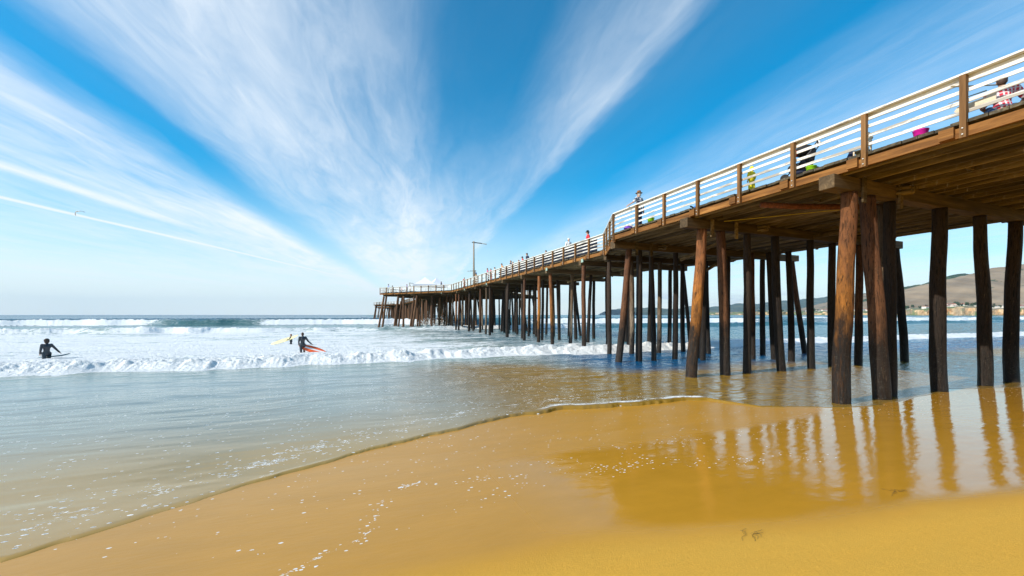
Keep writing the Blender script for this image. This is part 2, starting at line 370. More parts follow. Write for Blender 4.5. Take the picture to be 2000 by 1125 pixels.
ts = np.concatenate([np.geomspace(2.4, 14, 430)[:-1], np.geomspace(14, 40, 330)[:-1], np.geomspace(40, 320, 330)[:-1], np.geomspace(320, 22000, 90)])
tanx = np.concatenate([np.linspace(-3, -1.5, 60)[:-1], np.linspace(-1.5, 1.5, 820), np.linspace(1.5, 3, 60)[1:]])
T, G = np.meshgrid(ts, tanx, indexing='ij')
X = T*G; Y = T
Us = CU.x*X + CU.y*Y; Vs = CV.x*X + CV.y*Y
Zw, Fm, Sp, Sd, Tp = sea_fields(Us, Vs)
SEA = (Us, Vs)
me = grid_mesh('sea', X, Y, Zw, Sd > -.12)
attr(me, 'foam', Fm); attr(me, 'spots', Sp); attr(me, 'tip', Tp)
m, nt = new_mat('sea water')
co = nd(nt, 'ShaderNodeTexCoord').outputs['Object']; uvc = vmap(nt, co, rot=(0, 0, -ROT))
sv, su, _ = nd(nt, 'ShaderNodeSeparateXYZ', {0: uvc}).outputs
foamA, spotA, tipA = A('foam'), A('spots'), A('tip')
lu = M(nt, 'LOGARITHM', M(nt, 'MAXIMUM', su, 3.), 10.)        # log10(u): .48 .. 4.3
mlu = M(nt, 'ADD', lu, M(nt, 'MULTIPLY', M(nt, 'SUBTRACT', noise(nt, vmap(nt, uvc, (.05, .12, 1)), 1., 4), .5), .12))
L = lambda u: (math.log10(u)-.5)/3.5
wc = ramp(nt, M(nt, 'DIVIDE', M(nt, 'SUBTRACT', mlu, .5), 3.5),
          [(L(5), (.46, .26, .045)), (L(8.5), (.40, .26, .07)), (L(12), (.27, .26, .19)), (L(18), (.26, .30, .27)), (L(27), (.24, .31, .24)),
           (L(60), (.16, .28, .24)), (L(115), (.035, .13, .13)), (L(260), (.008, .07, .13)), (L(2500), (.006, .055, .12))])
wc = mixc(nt, M(nt, 'MULTIPLY', sstep(nt, sv, 8., 14.), sstep(nt, M(nt, 'ADD', lu, M(nt, 'MULTIPLY', noise(nt, uvc, .35, 3), .1)), 1.13, 1.24)), wc, mixc(nt, sstep(nt, lu, 1.3, 1.5), (.004, .085, .21), (.06, .17, .21)))  # the pier's deep blue shade, painted into the water colour to the right
gold = M(nt, 'MULTIPLY', sstep(nt, sv, .5, 5.5), sstep(nt, M(nt, 'ADD', M(nt, 'ADD', lu, M(nt, 'MULTIPLY', noise(nt, uvc, .35, 3), .1)), sstep(nt, sv, 6., 13., 0., .13)), 1.32, 1.42, 1., 0.))
wc = mixc(nt, gold, wc, (.30, .175, .024))
vfine = nd(nt, 'ShaderNodeTexVoronoi', {'Vector': vmap(nt, uvc, (.55, 1, 1)), 'Scale': 17., 'Randomness': 1.})
vc = nd(nt, 'ShaderNodeSeparateColor', {0: vfine.outputs['Color']})
spot = M(nt, 'MULTIPLY', M(nt, 'LESS_THAN', M(nt, 'ADD', vfine.outputs['Distance'], M(nt, 'MULTIPLY', M(nt, 'SUBTRACT', noise(nt, co, 40., 3), .5), .4)), M(nt, 'MULTIPLY', vc.outputs[1], .36)), M(nt, 'LESS_THAN', vc.outputs[0], M(nt, 'MULTIPLY', spotA, sstep(nt, noise(nt, uvc, 1.1, 4, .6), .38, .62, .15, 1.6))))
lace = nd(nt, 'ShaderNodeTexVoronoi', {'Vector': vmap(nt, nd(nt, 'ShaderNodeVectorMath', {0: uvc, 1: nd(nt, 'ShaderNodeVectorMath', {0: noise(nt, uvc, 6., 3, .5, 0, 1), 'Scale': .2}, operation='SCALE').outputs[0]}, operation='ADD').outputs[0], (.5, 1, 1)), 'Scale': 15.}, feature='DISTANCE_TO_EDGE').outputs[0]
lace = M(nt, 'MULTIPLY', M(nt, 'LESS_THAN', lace, .07), M(nt, 'GREATER_THAN', M(nt, 'MULTIPLY', spotA, noise(nt, vmap(nt, uvc, (.5, 1, 1)), 3., 5, .7, .5)), .345))
spot = M(nt, 'MAXIMUM', spot, lace)
# drifting foam: stretched fractal cut at the coverage; fresh foam near solid
wv = noise(nt, uvc, .8, 3, .5, 0, 1)
wuv = nd(nt, 'ShaderNodeVectorMath', {0: uvc, 1: nd(nt, 'ShaderNodeVectorMath', {0: wv, 'Scale': 1.1}, operation='SCALE').outputs[0]}, operation='ADD').outputs[0]
n1 = noise(nt, vmap(nt, wuv, (.42, 1.5, 1)), 1.9, 9, .72, .5)
n2 = noise(nt, vmap(nt, uvc, (.10, .42, 1)), 1., 6, .62, .3)
nn = M(nt, 'ADD', M(nt, 'MULTIPLY', n1, .62), M(nt, 'MULTIPLY', n2, .38))
thr = M(nt, 'SUBTRACT', .83, M(nt, 'MULTIPLY', foamA, .52))
fmd = M(nt, 'SUBTRACT', nn, thr)
fcov = M(nt, 'ADD', M(nt, 'MULTIPLY', sstep(nt, fmd, -.14, .02), .30), M(nt, 'MULTIPLY', sstep(nt, fmd, -.01, .06), .70))
fcov = M(nt, 'MULTIPLY', fcov, M(nt, 'GREATER_THAN', foamA, .01))
ftot = M(nt, 'MAXIMUM', M(nt, 'MAXIMUM', fcov, spot), sstep(nt, M(nt, 'MULTIPLY', tipA, n1), .22, .42), clamp=True)
lump = noise(nt, uvc, 3.2, 7, .68, .4)
chop = noise(nt, vmap(nt, uvc, (.38, 1.25, 1)), 3.6, 5, .6, .4)
fine = noise(nt, vmap(nt, uvc, (.45, 1.3, 1)), 13., 4, .6, .3)
big = noise(nt, vmap(nt, uvc, (.12, .5, 1)), .9, 5, .6)
rippleh = M(nt, 'ADD', M(nt, 'MULTIPLY', chop, lstep(nt, lu, .95, 1.3, .012, .075)), M(nt, 'MULTIPLY', fine, .006))
rippleh = M(nt, 'ADD', rippleh, M(nt, 'MULTIPLY', big, lstep(nt, lu, 1.4, 2.2, .0, .7)))
ampR = sstep(nt, sv, -2., 8., .45, 1.)                        # calmer film on the left, livelier by the piles
ampR = M(nt, 'MAXIMUM', ampR, lstep(nt, lu, 1.35, 1.6)); ampR = M(nt, 'ADD', ampR, sstep(nt, sv, 11., 18., 0., 2.2)); ampR = M(nt, 'ADD', ampR, M(nt, 'MULTIPLY', gold, .5))
wb = nd(nt, 'ShaderNodeBump', {'Height': M(nt, 'MULTIPLY', rippleh, ampR), 'Strength': 1., 'Distance': .62}).outputs[0]
fbh = M(nt, 'ADD', lump, M(nt, 'MULTIPLY', fine, .25))
fb = nd(nt, 'ShaderNodeBump', {'Height': fbh, 'Strength': .9, 'Distance': .22}).outputs[0]
wr = lstep(nt, lu, 1.2, 3., .05, .22)
wsh = nd(nt, 'ShaderNodeBsdfPrincipled', {'Base Color': wc, 'Roughness': wr, 'IOR': sstep(nt, M(nt, 'MULTIPLY', sstep(nt, sv, 8., 14.), sstep(nt, M(nt, 'ADD', lu, M(nt, 'MULTIPLY', noise(nt, uvc, .35, 3), .1)), 1.13, 1.24)), 0., 1., 1.45, 1.19), 'Normal': wb}).outputs[0]  # IOR drops in the same area, so the painted blue shade shows through
fsh = nd(nt, 'ShaderNodeBsdfPrincipled', {'Base Color': (.86, .88, .87, 1), 'Roughness': .75, 'Normal': fb, 'Specular IOR Level': .3}).outputs[0]
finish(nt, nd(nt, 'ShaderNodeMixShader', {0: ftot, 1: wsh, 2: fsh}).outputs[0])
me.materials.append(m)
tag(link(bpy.data.objects.new('sea', me)), kind='structure')
def water_z(u, v): return float(sea_fields(np.array([float(u)]), np.array([float(v)]))[0][0])
# ------------------------------------------------------------------ wood
def wood(name, cols, streak=(1, 1, 1), scale=6., rough=.75, bump=.4, rnd=.25, knots=True):
    """weathered timber: grain runs along the axis with the small streak factor (in pier-aligned space)"""
    m, nt = new_mat(name)
    co = nd(nt, 'ShaderNodeTexCoord').outputs['Object']; c = vmap(nt, vmap(nt, co, rot=(0, 0, -ROT)), streak)
    oi = nd(nt, 'ShaderNodeObjectInfo').outputs['Random']
    cc = nd(nt, 'ShaderNodeVectorMath', {0: c, 1: nd(nt, 'ShaderNodeCombineXYZ', {0: M(nt, 'MULTIPLY', oi, 37.), 1: M(nt, 'MULTIPLY', oi, 11.), 2: 0.}).outputs[0]}, operation='ADD').outputs[0]
    g = noise(nt, cc, scale, 7, .65, .6); b = noise(nt, cc, scale*.22, 4, .6)
    col = ramp(nt, M(nt, 'ADD', M(nt, 'MULTIPLY', g, .65), M(nt, 'MULTIPLY', b, .35)), [(.30, cols[0]), (.5, cols[1]), (.68, cols[2])])
    v = lstep(nt, oi, 0., 1., 1-rnd, 1+rnd)
    col = nd(nt, 'ShaderNodeHueSaturation', {'Hue': .5, 'Saturation': 1., 'Value': v, 'Color': col}).outputs[0]
    bm_ = nd(nt, 'ShaderNodeBump', {'Height': g, 'Strength': bump, 'Distance': .02}).outputs[0]
    finish(nt, nd(nt, 'ShaderNodeBsdfPrincipled', {'Base Color': col, 'Roughness': rough, 'Normal': bm_, 'Specular IOR Level': .25}).outputs[0])
    return m
ALONG_U, ALONG_V, ALONG_Z = (1, .08, 1), (.08, 1, 1), (1, 1, .08)
m_fascia = wood('warm brown timber', ((.05, .020, .006), (.20, .085, .020), (.40, .19, .050)), ALONG_U, 9.)
m_joist = wood('aged joist timber', ((.03, .022, .010), (.17, .12, .058), (.38, .28, .16)), ALONG_U, 8., rnd=.55)
m_plank = wood('weathered deck timber', ((.02, .017, .011), (.075, .06, .037), (.22, .18, .11)), ALONG_V, 9.)
m_cap = wood('dark cap timber', ((.03, .02, .011), (.10, .066, .033), (.22, .145, .07)), ALONG_V, 7.)
m_post = wood('brown post timber', ((.07, .033, .012), (.19, .095, .032), (.30, .165, .065)), ALONG_Z, 9.)
def paint(name, col, wear):
    m, nt = new_mat(name)
    co = nd(nt, 'ShaderNodeTexCoord').outputs['Object']; c = vmap(nt, vmap(nt, co, rot=(0, 0, -ROT)), (3, .35, 3))
    oi = nd(nt, 'ShaderNodeObjectInfo').outputs['Random']
    cc = nd(nt, 'ShaderNodeVectorMath', {0: c, 1: nd(nt, 'ShaderNodeCombineXYZ', {0: M(nt, 'MULTIPLY', oi, 37.), 1: 0., 2: 0.}).outputs[0]}, operation='ADD').outputs[0]
    a = noise(nt, cc, 2.2, 7, .72, .5); b = noise(nt, vmap(nt, co, (1, 1, 1)), .35, 2, .5)
    wm = sstep(nt, M(nt, 'ADD', M(nt, 'MULTIPLY', a, .75), M(nt, 'MULTIPLY', b, .25)), wear, wear + .07)
    colr = mixc(nt, wm, mixc(nt, noise(nt, cc, 5., 4), tuple(x*.86 for x in col), col), (.36, .33, .28))
    finish(nt, nd(nt, 'ShaderNodeBsdfPrincipled', {'Base Color': colr, 'Roughness': .55, 'Normal': nd(nt, 'ShaderNodeBump', {'Height': a, 'Strength': .25, 'Distance': .02}).outputs[0]}).outputs[0])
    return m
m_white = paint('white rail paint', (.86, .84, .78), .55)
m_worn = paint('worn white rail paint', (.84, .82, .76), .48)
m_steel = simple('galvanised steel', (.62, .60, .56), .45, .15, 20, metal=.6)
m_green = simple('patinated steel plate', (.30, .42, .34), .6)
def pile_mat(name, top, mid, rust_at):
    m, nt = new_mat(name)
    co = nd(nt, 'ShaderNodeTexCoord').outputs['Object']
    oi = nd(nt, 'ShaderNodeObjectInfo').outputs['Random']
    off = nd(nt, 'ShaderNodeCombineXYZ', {0: M(nt, 'MULTIPLY', oi, 31.), 1: M(nt, 'MULTIPLY', oi, 57.), 2: M(nt, 'MULTIPLY', oi, 13.)}).outputs[0]
    c = nd(nt, 'ShaderNodeVectorMath', {0: co, 1: off}, operation='ADD').outputs[0]
    z = nd(nt, 'ShaderNodeSeparateXYZ', {0: co}).outputs[2]
    st = noise(nt, vmap(nt, c, (1, 1, .10)), 21., 9, .78, .8)
    pt = noise(nt, vmap(nt, c, (1, 1, .4)), 2.6, 6, .68)
    fl = noise(nt, vmap(nt, c, (1, 1, .3)), 22., 4, .6)
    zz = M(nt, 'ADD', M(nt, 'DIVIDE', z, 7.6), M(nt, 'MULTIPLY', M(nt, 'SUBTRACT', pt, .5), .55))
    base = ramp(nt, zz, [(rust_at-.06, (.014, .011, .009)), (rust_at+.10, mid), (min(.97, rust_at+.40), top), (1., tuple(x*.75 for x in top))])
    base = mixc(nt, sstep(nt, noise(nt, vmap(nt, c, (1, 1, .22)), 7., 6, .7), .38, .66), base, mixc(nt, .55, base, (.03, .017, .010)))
    col = mixc(nt, sstep(nt, st, .50, .60), base, tuple(x*.13 for x in mid))
    s2 = noise(nt, vmap(nt, c, (1, 1, .09)), 34., 6, .7, .3)
    pale = M(nt, 'MULTIPLY', sstep(nt, s2, .57, .66), sstep(nt, noise(nt, vmap(nt, c, (1, 1, .35)), 4.5, 5, .65), .46, .62))
    col = mixc(nt, M(nt, 'MULTIPLY', pale, .75), col, tuple(.5*x + y for x, y in zip(mid, (.13, .085, .045))))
    scab = M(nt, 'MULTIPLY', sstep(nt, noise(nt, c, 30., 4, .7), .60, .66), lstep(nt, z, 1.6, 3.2, .9, 0.))
    col = mixc(nt, scab, col, (.16, .15, .12))
    col = nd(nt, 'ShaderNodeHueSaturation', {'Hue': .5, 'Saturation': 1., 'Value': lstep(nt, oi, 0, 1, .75, 1.3), 'Color': col}).outputs[0]
    h = M(nt, 'ADD', st, M(nt, 'MULTIPLY', fl, .5))
    finish(nt, nd(nt, 'ShaderNodeBsdfPrincipled', {'Base Color': col, 'Roughness': lstep(nt, z, 1., 2.2, .35, .75), 'Specular IOR Level': .3,
        'Normal': nd(nt, 'ShaderNodeBump', {'Height': h, 'Strength': 1., 'Distance': .05}).outputs[0]}).outputs[0])
    return m
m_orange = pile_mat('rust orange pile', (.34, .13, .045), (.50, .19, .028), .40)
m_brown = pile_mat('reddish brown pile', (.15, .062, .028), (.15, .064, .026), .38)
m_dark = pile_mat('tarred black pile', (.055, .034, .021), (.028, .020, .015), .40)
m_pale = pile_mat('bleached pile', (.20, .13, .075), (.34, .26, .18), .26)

# ------------------------------------------------------------------ pier outline in (u, v)
LEFT = [(-22, 13.0), (18.2, 13.0), (22.9, 15.55), (70.8, 15.55), (84.8, 4.0), (98.8, 15.55), (168, 15.55), (182, 6.0), (196, 15.55), (231, 15.55), (243, 8.5), (255, 15.55), (260, 15.55)]
RIGHT = [(-22, 26.3), (22, 26.3), (26, 25.0), (70.8, 25.0), (84.8, 38.5), (98.8, 25.0), (168, 25.0), (182, 34.), (196, 25.0), (231, 25.), (243, 32.), (255, 25.), (260, 25.0)]
LU, LV = zip(*LEFT); RU, RV = zip(*RIGHT)
left = lambda u: float(np.interp(u, LU, LV)); right = lambda u: float(np.interp(u, RU, RV))
DECK, RAIL = 7.10, 8.12
pier = thing('pier', 'long wooden pier on rows of tarred and rust orange piles with white railings', 'pier', W(7.6, 13.4, .05))
def pt(b, name, mat, smooth=False): return b.build(name, mat, pier, smooth)
def series(name, items, mat, keep=98, bevel=0):
    items.sort(key=lambda t: t[0]); rest = MB()
    for i, (pr, b) in enumerate(items):
        if i < keep:
            o = pt(b, name, mat)
            if bevel: add_bevel(o, bevel)
        else: rest.add(b.v, b.f)
    if rest.v: tag(pt(rest, name, mat), kind='stuff')
# deck planks, narrow gaps between them
b = MB(); u = -22.
rng = random.Random(3)
while u < 259.8:
    wdt = .292; l = min(left(u), left(u+wdt)) - rng.uniform(.03, .14); r = max(right(u), right(u+wdt)) + rng.uniform(.02, .12)
    dzp = rng.uniform(-.006, .006)
    c = [W(u, l, 7.025+dzp), W(u, r, 7.025+dzp), W(u+wdt, r, 7.025+dzp), W(u+wdt, l, 7.025+dzp)]
    b.hexa(c + [p + Vector((0, 0, .075)) for p in c]); u += wdt + rng.uniform(.004, .013)
pt(b, 'deck_planking', m_plank)
# joists along the pier
def spans(v, inset=.12):
    out = []; cur = None
    for uu in np.arange(-21.8, 259.8, .1):
        ok = left(uu)+inset <= v <= right(uu)-inset
        if ok and cur is None: cur = uu
        if not ok and cur is not None: out.append((cur, uu)); cur = None
    if cur is not None: out.append((cur, 259.8))
    return [s for s in out if s[1]-s[0] > .6]
v = 4.4
jv = [13.22 + .61*i for i in range(-15, 42)]
items = []
for i, v in enumerate(jv):
    for a, e in spans(v):
        b = MB(); b.bar(W(a, v, 6.870), W(e, v, 6.870), .095, .305); items.append((max(a, 0) + v*.2, b))
series('joist', items, m_joist)
for k in range(26):
    b = MB(); u0 = rng.uniform(3, 20); v0 = jv[rng.randrange(16, 36)]; b.bar(W(u0, v0+.06, 6.87), W(u0, v0+.55, 6.87), .05, .24); pt(b, 'blocking', m_joist)
# extra girders on the caps' ends seen from below
# fascia along every edge segment
def edge_segments(E, sgn):
    for (u0, v0), (u1, v1) in zip(E, E[1:]):
        p0 = W(u0, v0); p1 = W(u1, v1); d = (p1-p0).normalized(); n = Vector((-d.y, d.x, 0))*sgn   # outward
        yield p0, p1, d, n, (p1-p0).length
items = []
for E_, sgn in ((LEFT, 1), (RIGHT, -1)):
    for i, (p0, p1, d, n, Ln) in enumerate(edge_segments(E_, sgn)):
        k = max(1, round(Ln/5.5)); q = n*.03
        for j in range(k):
            b = MB()
            a = p0 + d*(Ln*j/k + .01); e = p0 + d*(Ln*(j+1)/k - .01)
            up = Vector((0, 0, 6.845 + rng.uniform(-.012, .012)))
            hh = .225 if i != 1 else .42
            b.bar(a+q+up, e+q+up, .075, hh); items.append((a.length + (40 if sgn < 0 else 0), b))
series('fascia_board', items, m_fascia)
# posts, blocks, rails
pm = MB().box(-.055, .055, -.055, .055, 0, 1.43).mesh('rail_post', m_post)
posts = []; stuff_post = MB(); blk = []
for E_, sgn in ((LEFT, 1), (RIGHT, -1)):
    for i, (p0, p1, d, n, Ln) in enumerate(edge_segments(E_, sgn)):
        k = max(1, round(Ln/1.91)); off = 0
        for j in range(k + (1 if i == len(E_)-2 else 0)):
            p = p0 + d*(Ln*j/k) + n*.125
            posts.append((p, math.atan2(d.y, d.x) , sgn, n, i, d))
def prio(t):
    p, a, s, n, i, d = t; return p.length*(1. if s > 0 else 2.2) + (1000 if p.x/p.y > 1.45 or p.y < 2 else 0)
posts.sort(key=prio)
for idx, (p, a, s, n, i, d) in enumerate(posts):
    if idx < 98:
        o = link(bpy.data.objects.new('rail_post', pm)); o.location = p + Vector((0, 0, 6.69)) - pier.location; o.rotation_euler = (0, 0, a+R(90)); o.parent = pier
        if idx < 22:
          for z in (6.76, 6.90):
            bb = MB(); bb.ball(p + n*.062 + Vector((0, 0, z)), .022, 5, (1, 1, 1))
            bo = bb.build('bolt', m_steel, None, True); bo.parent = o
            bo.matrix_parent_inverse = (Matrix.Translation(pier.location) @ Matrix.Translation(o.location) @ Matrix.Rotation(a+R(90), 4, 'Z')).inverted()
        # side block that packs the post out from the joist
        if s > 0:
            bk = MB(); blk.append((p.length, bk)); bk.bar(p - n*.03 + d*.16 + Vector((0, 0, 6.88)), p - n*.03 + d*.42 + Vector((0, 0, 6.88)), .11, .25)
    else:
        c = p + Vector((0, 0, 6.69)); side = d*.055; nn = n*.075
        q = [c-side-nn, c+side-nn, c+side+nn, c-side+nn]; stuff_post.hexa(q + [x + Vector((0, 0, 1.43)) for x in q])
o = pt(stuff_post, 'rail_post', m_post); tag(o, kind='stuff')
series('packing_block', blk, m_fascia)
for E_, sgn in ((LEFT, 1), (RIGHT, -1)):
    for i, (p0, p1, d, n, Ln) in enumerate(edge_segments(E_, sgn)):
        if sgn < 0 and i in (0,): pass
        k = max(1, round(Ln/1.91))
        for r_, (zc, hh, th, mt, nm) in enumerate(((7.315, .080, .028, m_worn, 'rail'), (7.555, .080, .028, m_worn, 'rail'), (7.795, .080, .028, m_white, 'rail'), (8.03, .15, .045, m_white, 'top_rail'))):
            b = MB()
            pts_ = []
            nseg = k*3
            for j in range(nseg+1):
                wob = rng.uniform(-.007, .007) if j % 3 else rng.uniform(-.012, .012)
                pts_.append(p0 + d*(Ln*j/nseg) + n*.024 + Vector((0, 0, zc + wob)))
            vs_ = []
            for p in pts_:
                for so, sz in ((-1, -1), (1, -1), (1, 1), (-1, 1)): vs_.append(p + n*so*th/2 + Vector((0, 0, sz*hh/2)))
            fs_ = [(0, 1, 2, 3)[::-1], tuple(4*nseg+x for x in range(4))]
            for j in range(nseg):
                for x in range(4): fs_.append((4*j+x, 4*j+(x+1) % 4, 4*j+4+(x+1) % 4, 4*j+4+x))
            b.add(vs_, fs_); pt(b, nm, mt)
        b = MB(); b.bar(p0 + n*.06 + Vector((0, 0, 8.135)), p1 + n*.06 + Vector((0, 0, 8.135)), .24, .042)
        pt(b, 'handrail_cap', m_white)
# dark wind cloth hung inside the second stretch of railing
m_cloth = simple('navy cloth', (.012, .02, .045), .8, .3, 3.)
b = MB(); b.bar(W(24.2, 15.74, 7.64), W(44.6, 15.74, 7.64), .012, 1.06); pt(b, 'wind_screen', m_cloth)

# ------------------------------------------------------------------ piles
def pile_mesh(mat, seed, r0, r1):
    n = 22; rows = 56; vs_ = []; fs_ = []
    rr = np.random.RandomState(seed)
    ph = rr.rand(6)*6.28
    for i in range(rows):
        z = 7.6*i/(rows-1); r = r0 + (r1-r0)*i/(rows-1)
        ox = .035*math.sin(z*.55+ph[0]) + .012*math.sin(z*1.9+ph[1]); oy = .035*math.sin(z*.5+ph[2])
        for k in range(n):
            t = 2*math.pi*k/n
            d = 1 + .035*math.sin(2*t+ph[3]+z*.15) + .02*math.sin(5*t+ph[4]+z*.3) + .022*float(vnoise(np.array([t*2.5+20*seed]), np.array([z*1.3]), seed)[0])
            vs_.append((ox + r*d*math.cos(t), oy + r*d*math.sin(t), z))
    for i in range(rows-1):
        for k in range(n): fs_.append((i*n+k, i*n+(k+1) % n, (i+1)*n+(k+1) % n, (i+1)*n+k))
    fs_.append(tuple(range(n))[::-1]); fs_.append(tuple((rows-1)*n+k for k in range(n)))
    return MB().add(vs_, fs_).mesh('pile', mat, True)
PM = {}
for nm, mt in (('o', m_orange), ('b', m_brown), ('d', m_dark), ('p', m_pale)):
    PM[nm] = [pile_mesh(mt, 3*j+ord(nm), .240, .205) for j in range(3)]
PILE_TOP = 6.335
piles = []      # (u, v at base, du, dv lean to the top, radius scale, kind)
def rowkinds(u, k): return rng.choice('bddbdbdop' if k < 2 else 'dddbddp')
for u in (2.06, -3.5, -9.0, -14.5, -20.):
    for k, v in enumerate((13.5, 15.35, 18.8, 21.6, 24.0)): piles.append((u, v, 0, .1, .95, rowkinds(u, k)))
# bent nearest the camera
piles += [(7.6, 13.47, 0, .28, 1., 'o'), (7.55, 15.36, .05, -.62, .95, 'b'), (7.75, 16.2, -.05, -.08, .74, 'd'), (7.95, 16.28, .1, .1, .62, 'p'), (7.6, 18.8, 0, -.05, .92, 'd'),
          (7.6, 21.9, 0, -.35, .88, 'd'), (7.6, 23.95, 0, .25, .9, 'd'), (13.1, 28.9, 0, -.95, .80, 'd'), (7.6, 26.9, 0, -1.2, .85, 'd')]
# second bent
piles += [(13.1, 13.2, 0, .55, .93, 'o'), (13.1, 15.15, 0, -.3, .90, 'b'), (13.1, 16.5, 0, -.05, .68, 'd'), (13.1, 18.75, 0, -.5, .78, 'd'), (13.1, 20.9, 0, -.15, .72, 'd'),
          (13.4, 16.9, .1, .1, .6, 'b'), (13.3, 22.8, 0, 0, .75, 'd'), (13.1, 24.6, 0, .1, .75, 'b')]
# third bent
piles += [(18.7, 13.5, 0, .78, .84, 'b'), (18.7, 14.95, 0, 0, .80, 'd'), (18.7, 16.0, .1, -.08, .62, 'd'), (18.7, 17.6, 0, 0, .66, 'd'), (18.7, 19.6, 0, -.1, .7, 'b'), (18.7, 21.8, 0, 0, .7, 'd'), (18.7, 23.6, 0, -.2, .72, 'd'),
          (18.7, 29.1, 0, -1.3, .74, 'b'), (18.9, 25.2, 0, 0, .72, 'd'), (22.9, 15.85, 0, 0, .66, 'd')]
piles += [(22.4, 17.3, 0, 0, .70, 'p'), (22.2, 19.4, .1, .25, .66, 'p'), (22.6, 22.0, 0, -.1, .68, 'd'), (20.7, 22.4, .1, -.2, .70, 'd'), (17.0, 21.8, .1, .1, .70, 'b'), (16.4, 22.9, .2, -.3, .68, 'd'), (15.7, 23.3, .1, -.1, .70, 'd'), (17.9, 18.9, .1, .2, .66, 'd')]
bents = [26.1 + 5.8*i for i in range(41)]
for bi, u in enumerate(bents):
    if u > 258: break
    l, r = left(u), right(u)
    wide = l < 15
    vs_ = [15.95, 17.9, 19.8, 21.9, 24.0]
    for k, v in enumerate(vs_):
        if rng.random() < .06 and k > 0: continue
        piles.append((u + rng.uniform(-.15, .15), v + rng.uniform(-.25, .25), rng.uniform(-.15, .15), rng.uniform(-.2, .25), rng.uniform(.66, .80), rowkinds(u, k)))
    for k in range(3):
        if u > 34 and rng.random() < .75: piles.append((u + 2.9 + rng.uniform(-.4, .4), rng.uniform(16.0, 24.3), rng.uniform(-.2, .2), rng.uniform(-.3, .3), rng.uniform(.62, .78), rowkinds(u, 2)))
    if bi % 3 == 0: piles.append((u, 26.0 + rng.uniform(-.3, .4), 0, -1.0, .68, 'd'))
    if bi % 3 == 1: piles.append((u + 2.6, 16.0 + rng.uniform(-.2, .2), 0, .1, .70, rng.choice('opb')))
    x = l + .5
    while wide and x < 14.3: piles.append((u, x - .9*(x < l+1), 0, .9 if x < l+1 else .1, .78, rng.choice('bdb'))); x += 3.3
    x = r - .5
    while r > 26.5 and x > 25.6: piles.append((u, x + 1.2*(x > r-1), 0, -1.2 if x > r-1 else 0, .78, 'd')); x -= 3.3
# corner batter piles under the point of each diamond
for (cu, cv) in ((84.8, 4.0), (182, 6.), (243, 8.5)):
    piles += [(cu, cv - .55, .1, 1.2, .85, 'b'), (cu-4.2, cv+2.2, .3, .9, .85, 'o'), (cu-4.4, cv + 4.0, 0, .1, .85, 'b'), (cu-7.5, cv+5.2, .4, 1.1, .85, 'b'), (cu+4, cv+3.3, 0, .5, .85, 'd')]
def pile_prio(p):
    P_ = W(p[0], p[1]); return P_.length + (1000 if P_.y < 1 or P_.x/P_.y > 1.5 else 0)
piles.sort(key=pile_prio)
far_piles = MB()
for i, (u, v, du, dv, rs, kd) in enumerate(piles):
    base = W(u, v, -.35 if u < 24 else -1.1); top = W(u+du, v+dv, PILE_TOP)
    me = PM[kd][i % 3]; ax = top - base; L_ = ax.length
    rot = ax.to_track_quat('Z', 'Y').to_matrix().to_4x4() @ Matrix.Rotation(rng.uniform(0, 6.28), 4, 'Z')
    mw = Matrix.Translation(base) @ rot @ Matrix.Diagonal((rs, rs, L_/7.6, 1))
    if i < 99:
        o = link(bpy.data.objects.new('pile', me)); o.parent = pier; o.matrix_world = Matrix.Translation(-pier.location) @ mw
        o.matrix_basis = Matrix.Translation(-pier.location) @ mw
    else:
        n = 8; vs2 = []; fs2 = []
        for j, z in enumerate((0, 7.6)):
            r = .265 if z == 0 else .235
            for k in range(n): vs2.append(mw @ Vector((r*math.cos(k*math.pi/4), r*math.sin(k*math.pi/4), z)))
        for k in range(n): fs2.append((k, (k+1) % n, n+(k+1) % n, n+k))
        far_piles.add(vs2, fs2)
m_fp = wood('far pile timber', ((.03, .02, .015), (.12, .06, .03), (.34, .18, .09)), (1, 1, .05), 1.3, rnd=0)
tag(pt(far_piles, 'pile', m_fp, False), kind='stuff')
# cap beams
for u in [2.06, -3.5, -9., -14.5, -20., 7.6, 13.1, 18.7] + [x for x in bents if x < 258]:
    near = u < 20
    l = left(u) - .12; r = right(u) + (1.9 if u in (13.1, 18.7) else .35)
    b = MB()
    if near:
        b.bar(W(u, l - (.12 if u in (7.6, 13.1) else 0), 6.53), W(u, r, 6.53), .42, .40)
    else:
        b.bar(W(u, l, 6.53), W(u, r + rng.uniform(0, .5), 6.53), .32, .38)
    add_bevel(pt(b, 'cap_beam', m_cap), .015)
b = MB(); b.bar(W(22.9, 15.5, 6.53), W(22.9, 25.6, 6.53), .3, .36); pt(b, 'cap_beam', m_cap)
# straps, braces and stub joists
for u, vs_ in ((7.33, (14.05, 15.9)), (12.85, (14.1, 15.5)), (18.45, (14.6, 15.6))):
    for v in vs_:
        b = MB(); c = W(u, v, 0); b.bar(c + Vector((0, 0, 6.0)), c + Vector((0, 0, 6.74)), .17, .05, up=(CU.x, CU.y, 0)); pt(b, 'strap_board', m_joist)
for a, e, s in ((W(13.3, 20.6, 6.45), W(10.6, 21.6, 6.6), .18), (W(18.5, 17.8, 5.9), W(16.3, 18.4, 6.6), .16), (W(24, 17.6, 5.6), W(26.1, 20.5, 6.4), .14), (W(31.9, 17.6, 5.6), W(31.9, 20.5, 6.4), .14), (W(18.7, 19.6, 5.2), W(18.7, 22.0, 6.4), .16)):
    b = MB(); b.bar(a, e, s, s); add_bevel(pt(b, 'brace', m_joist), .01)
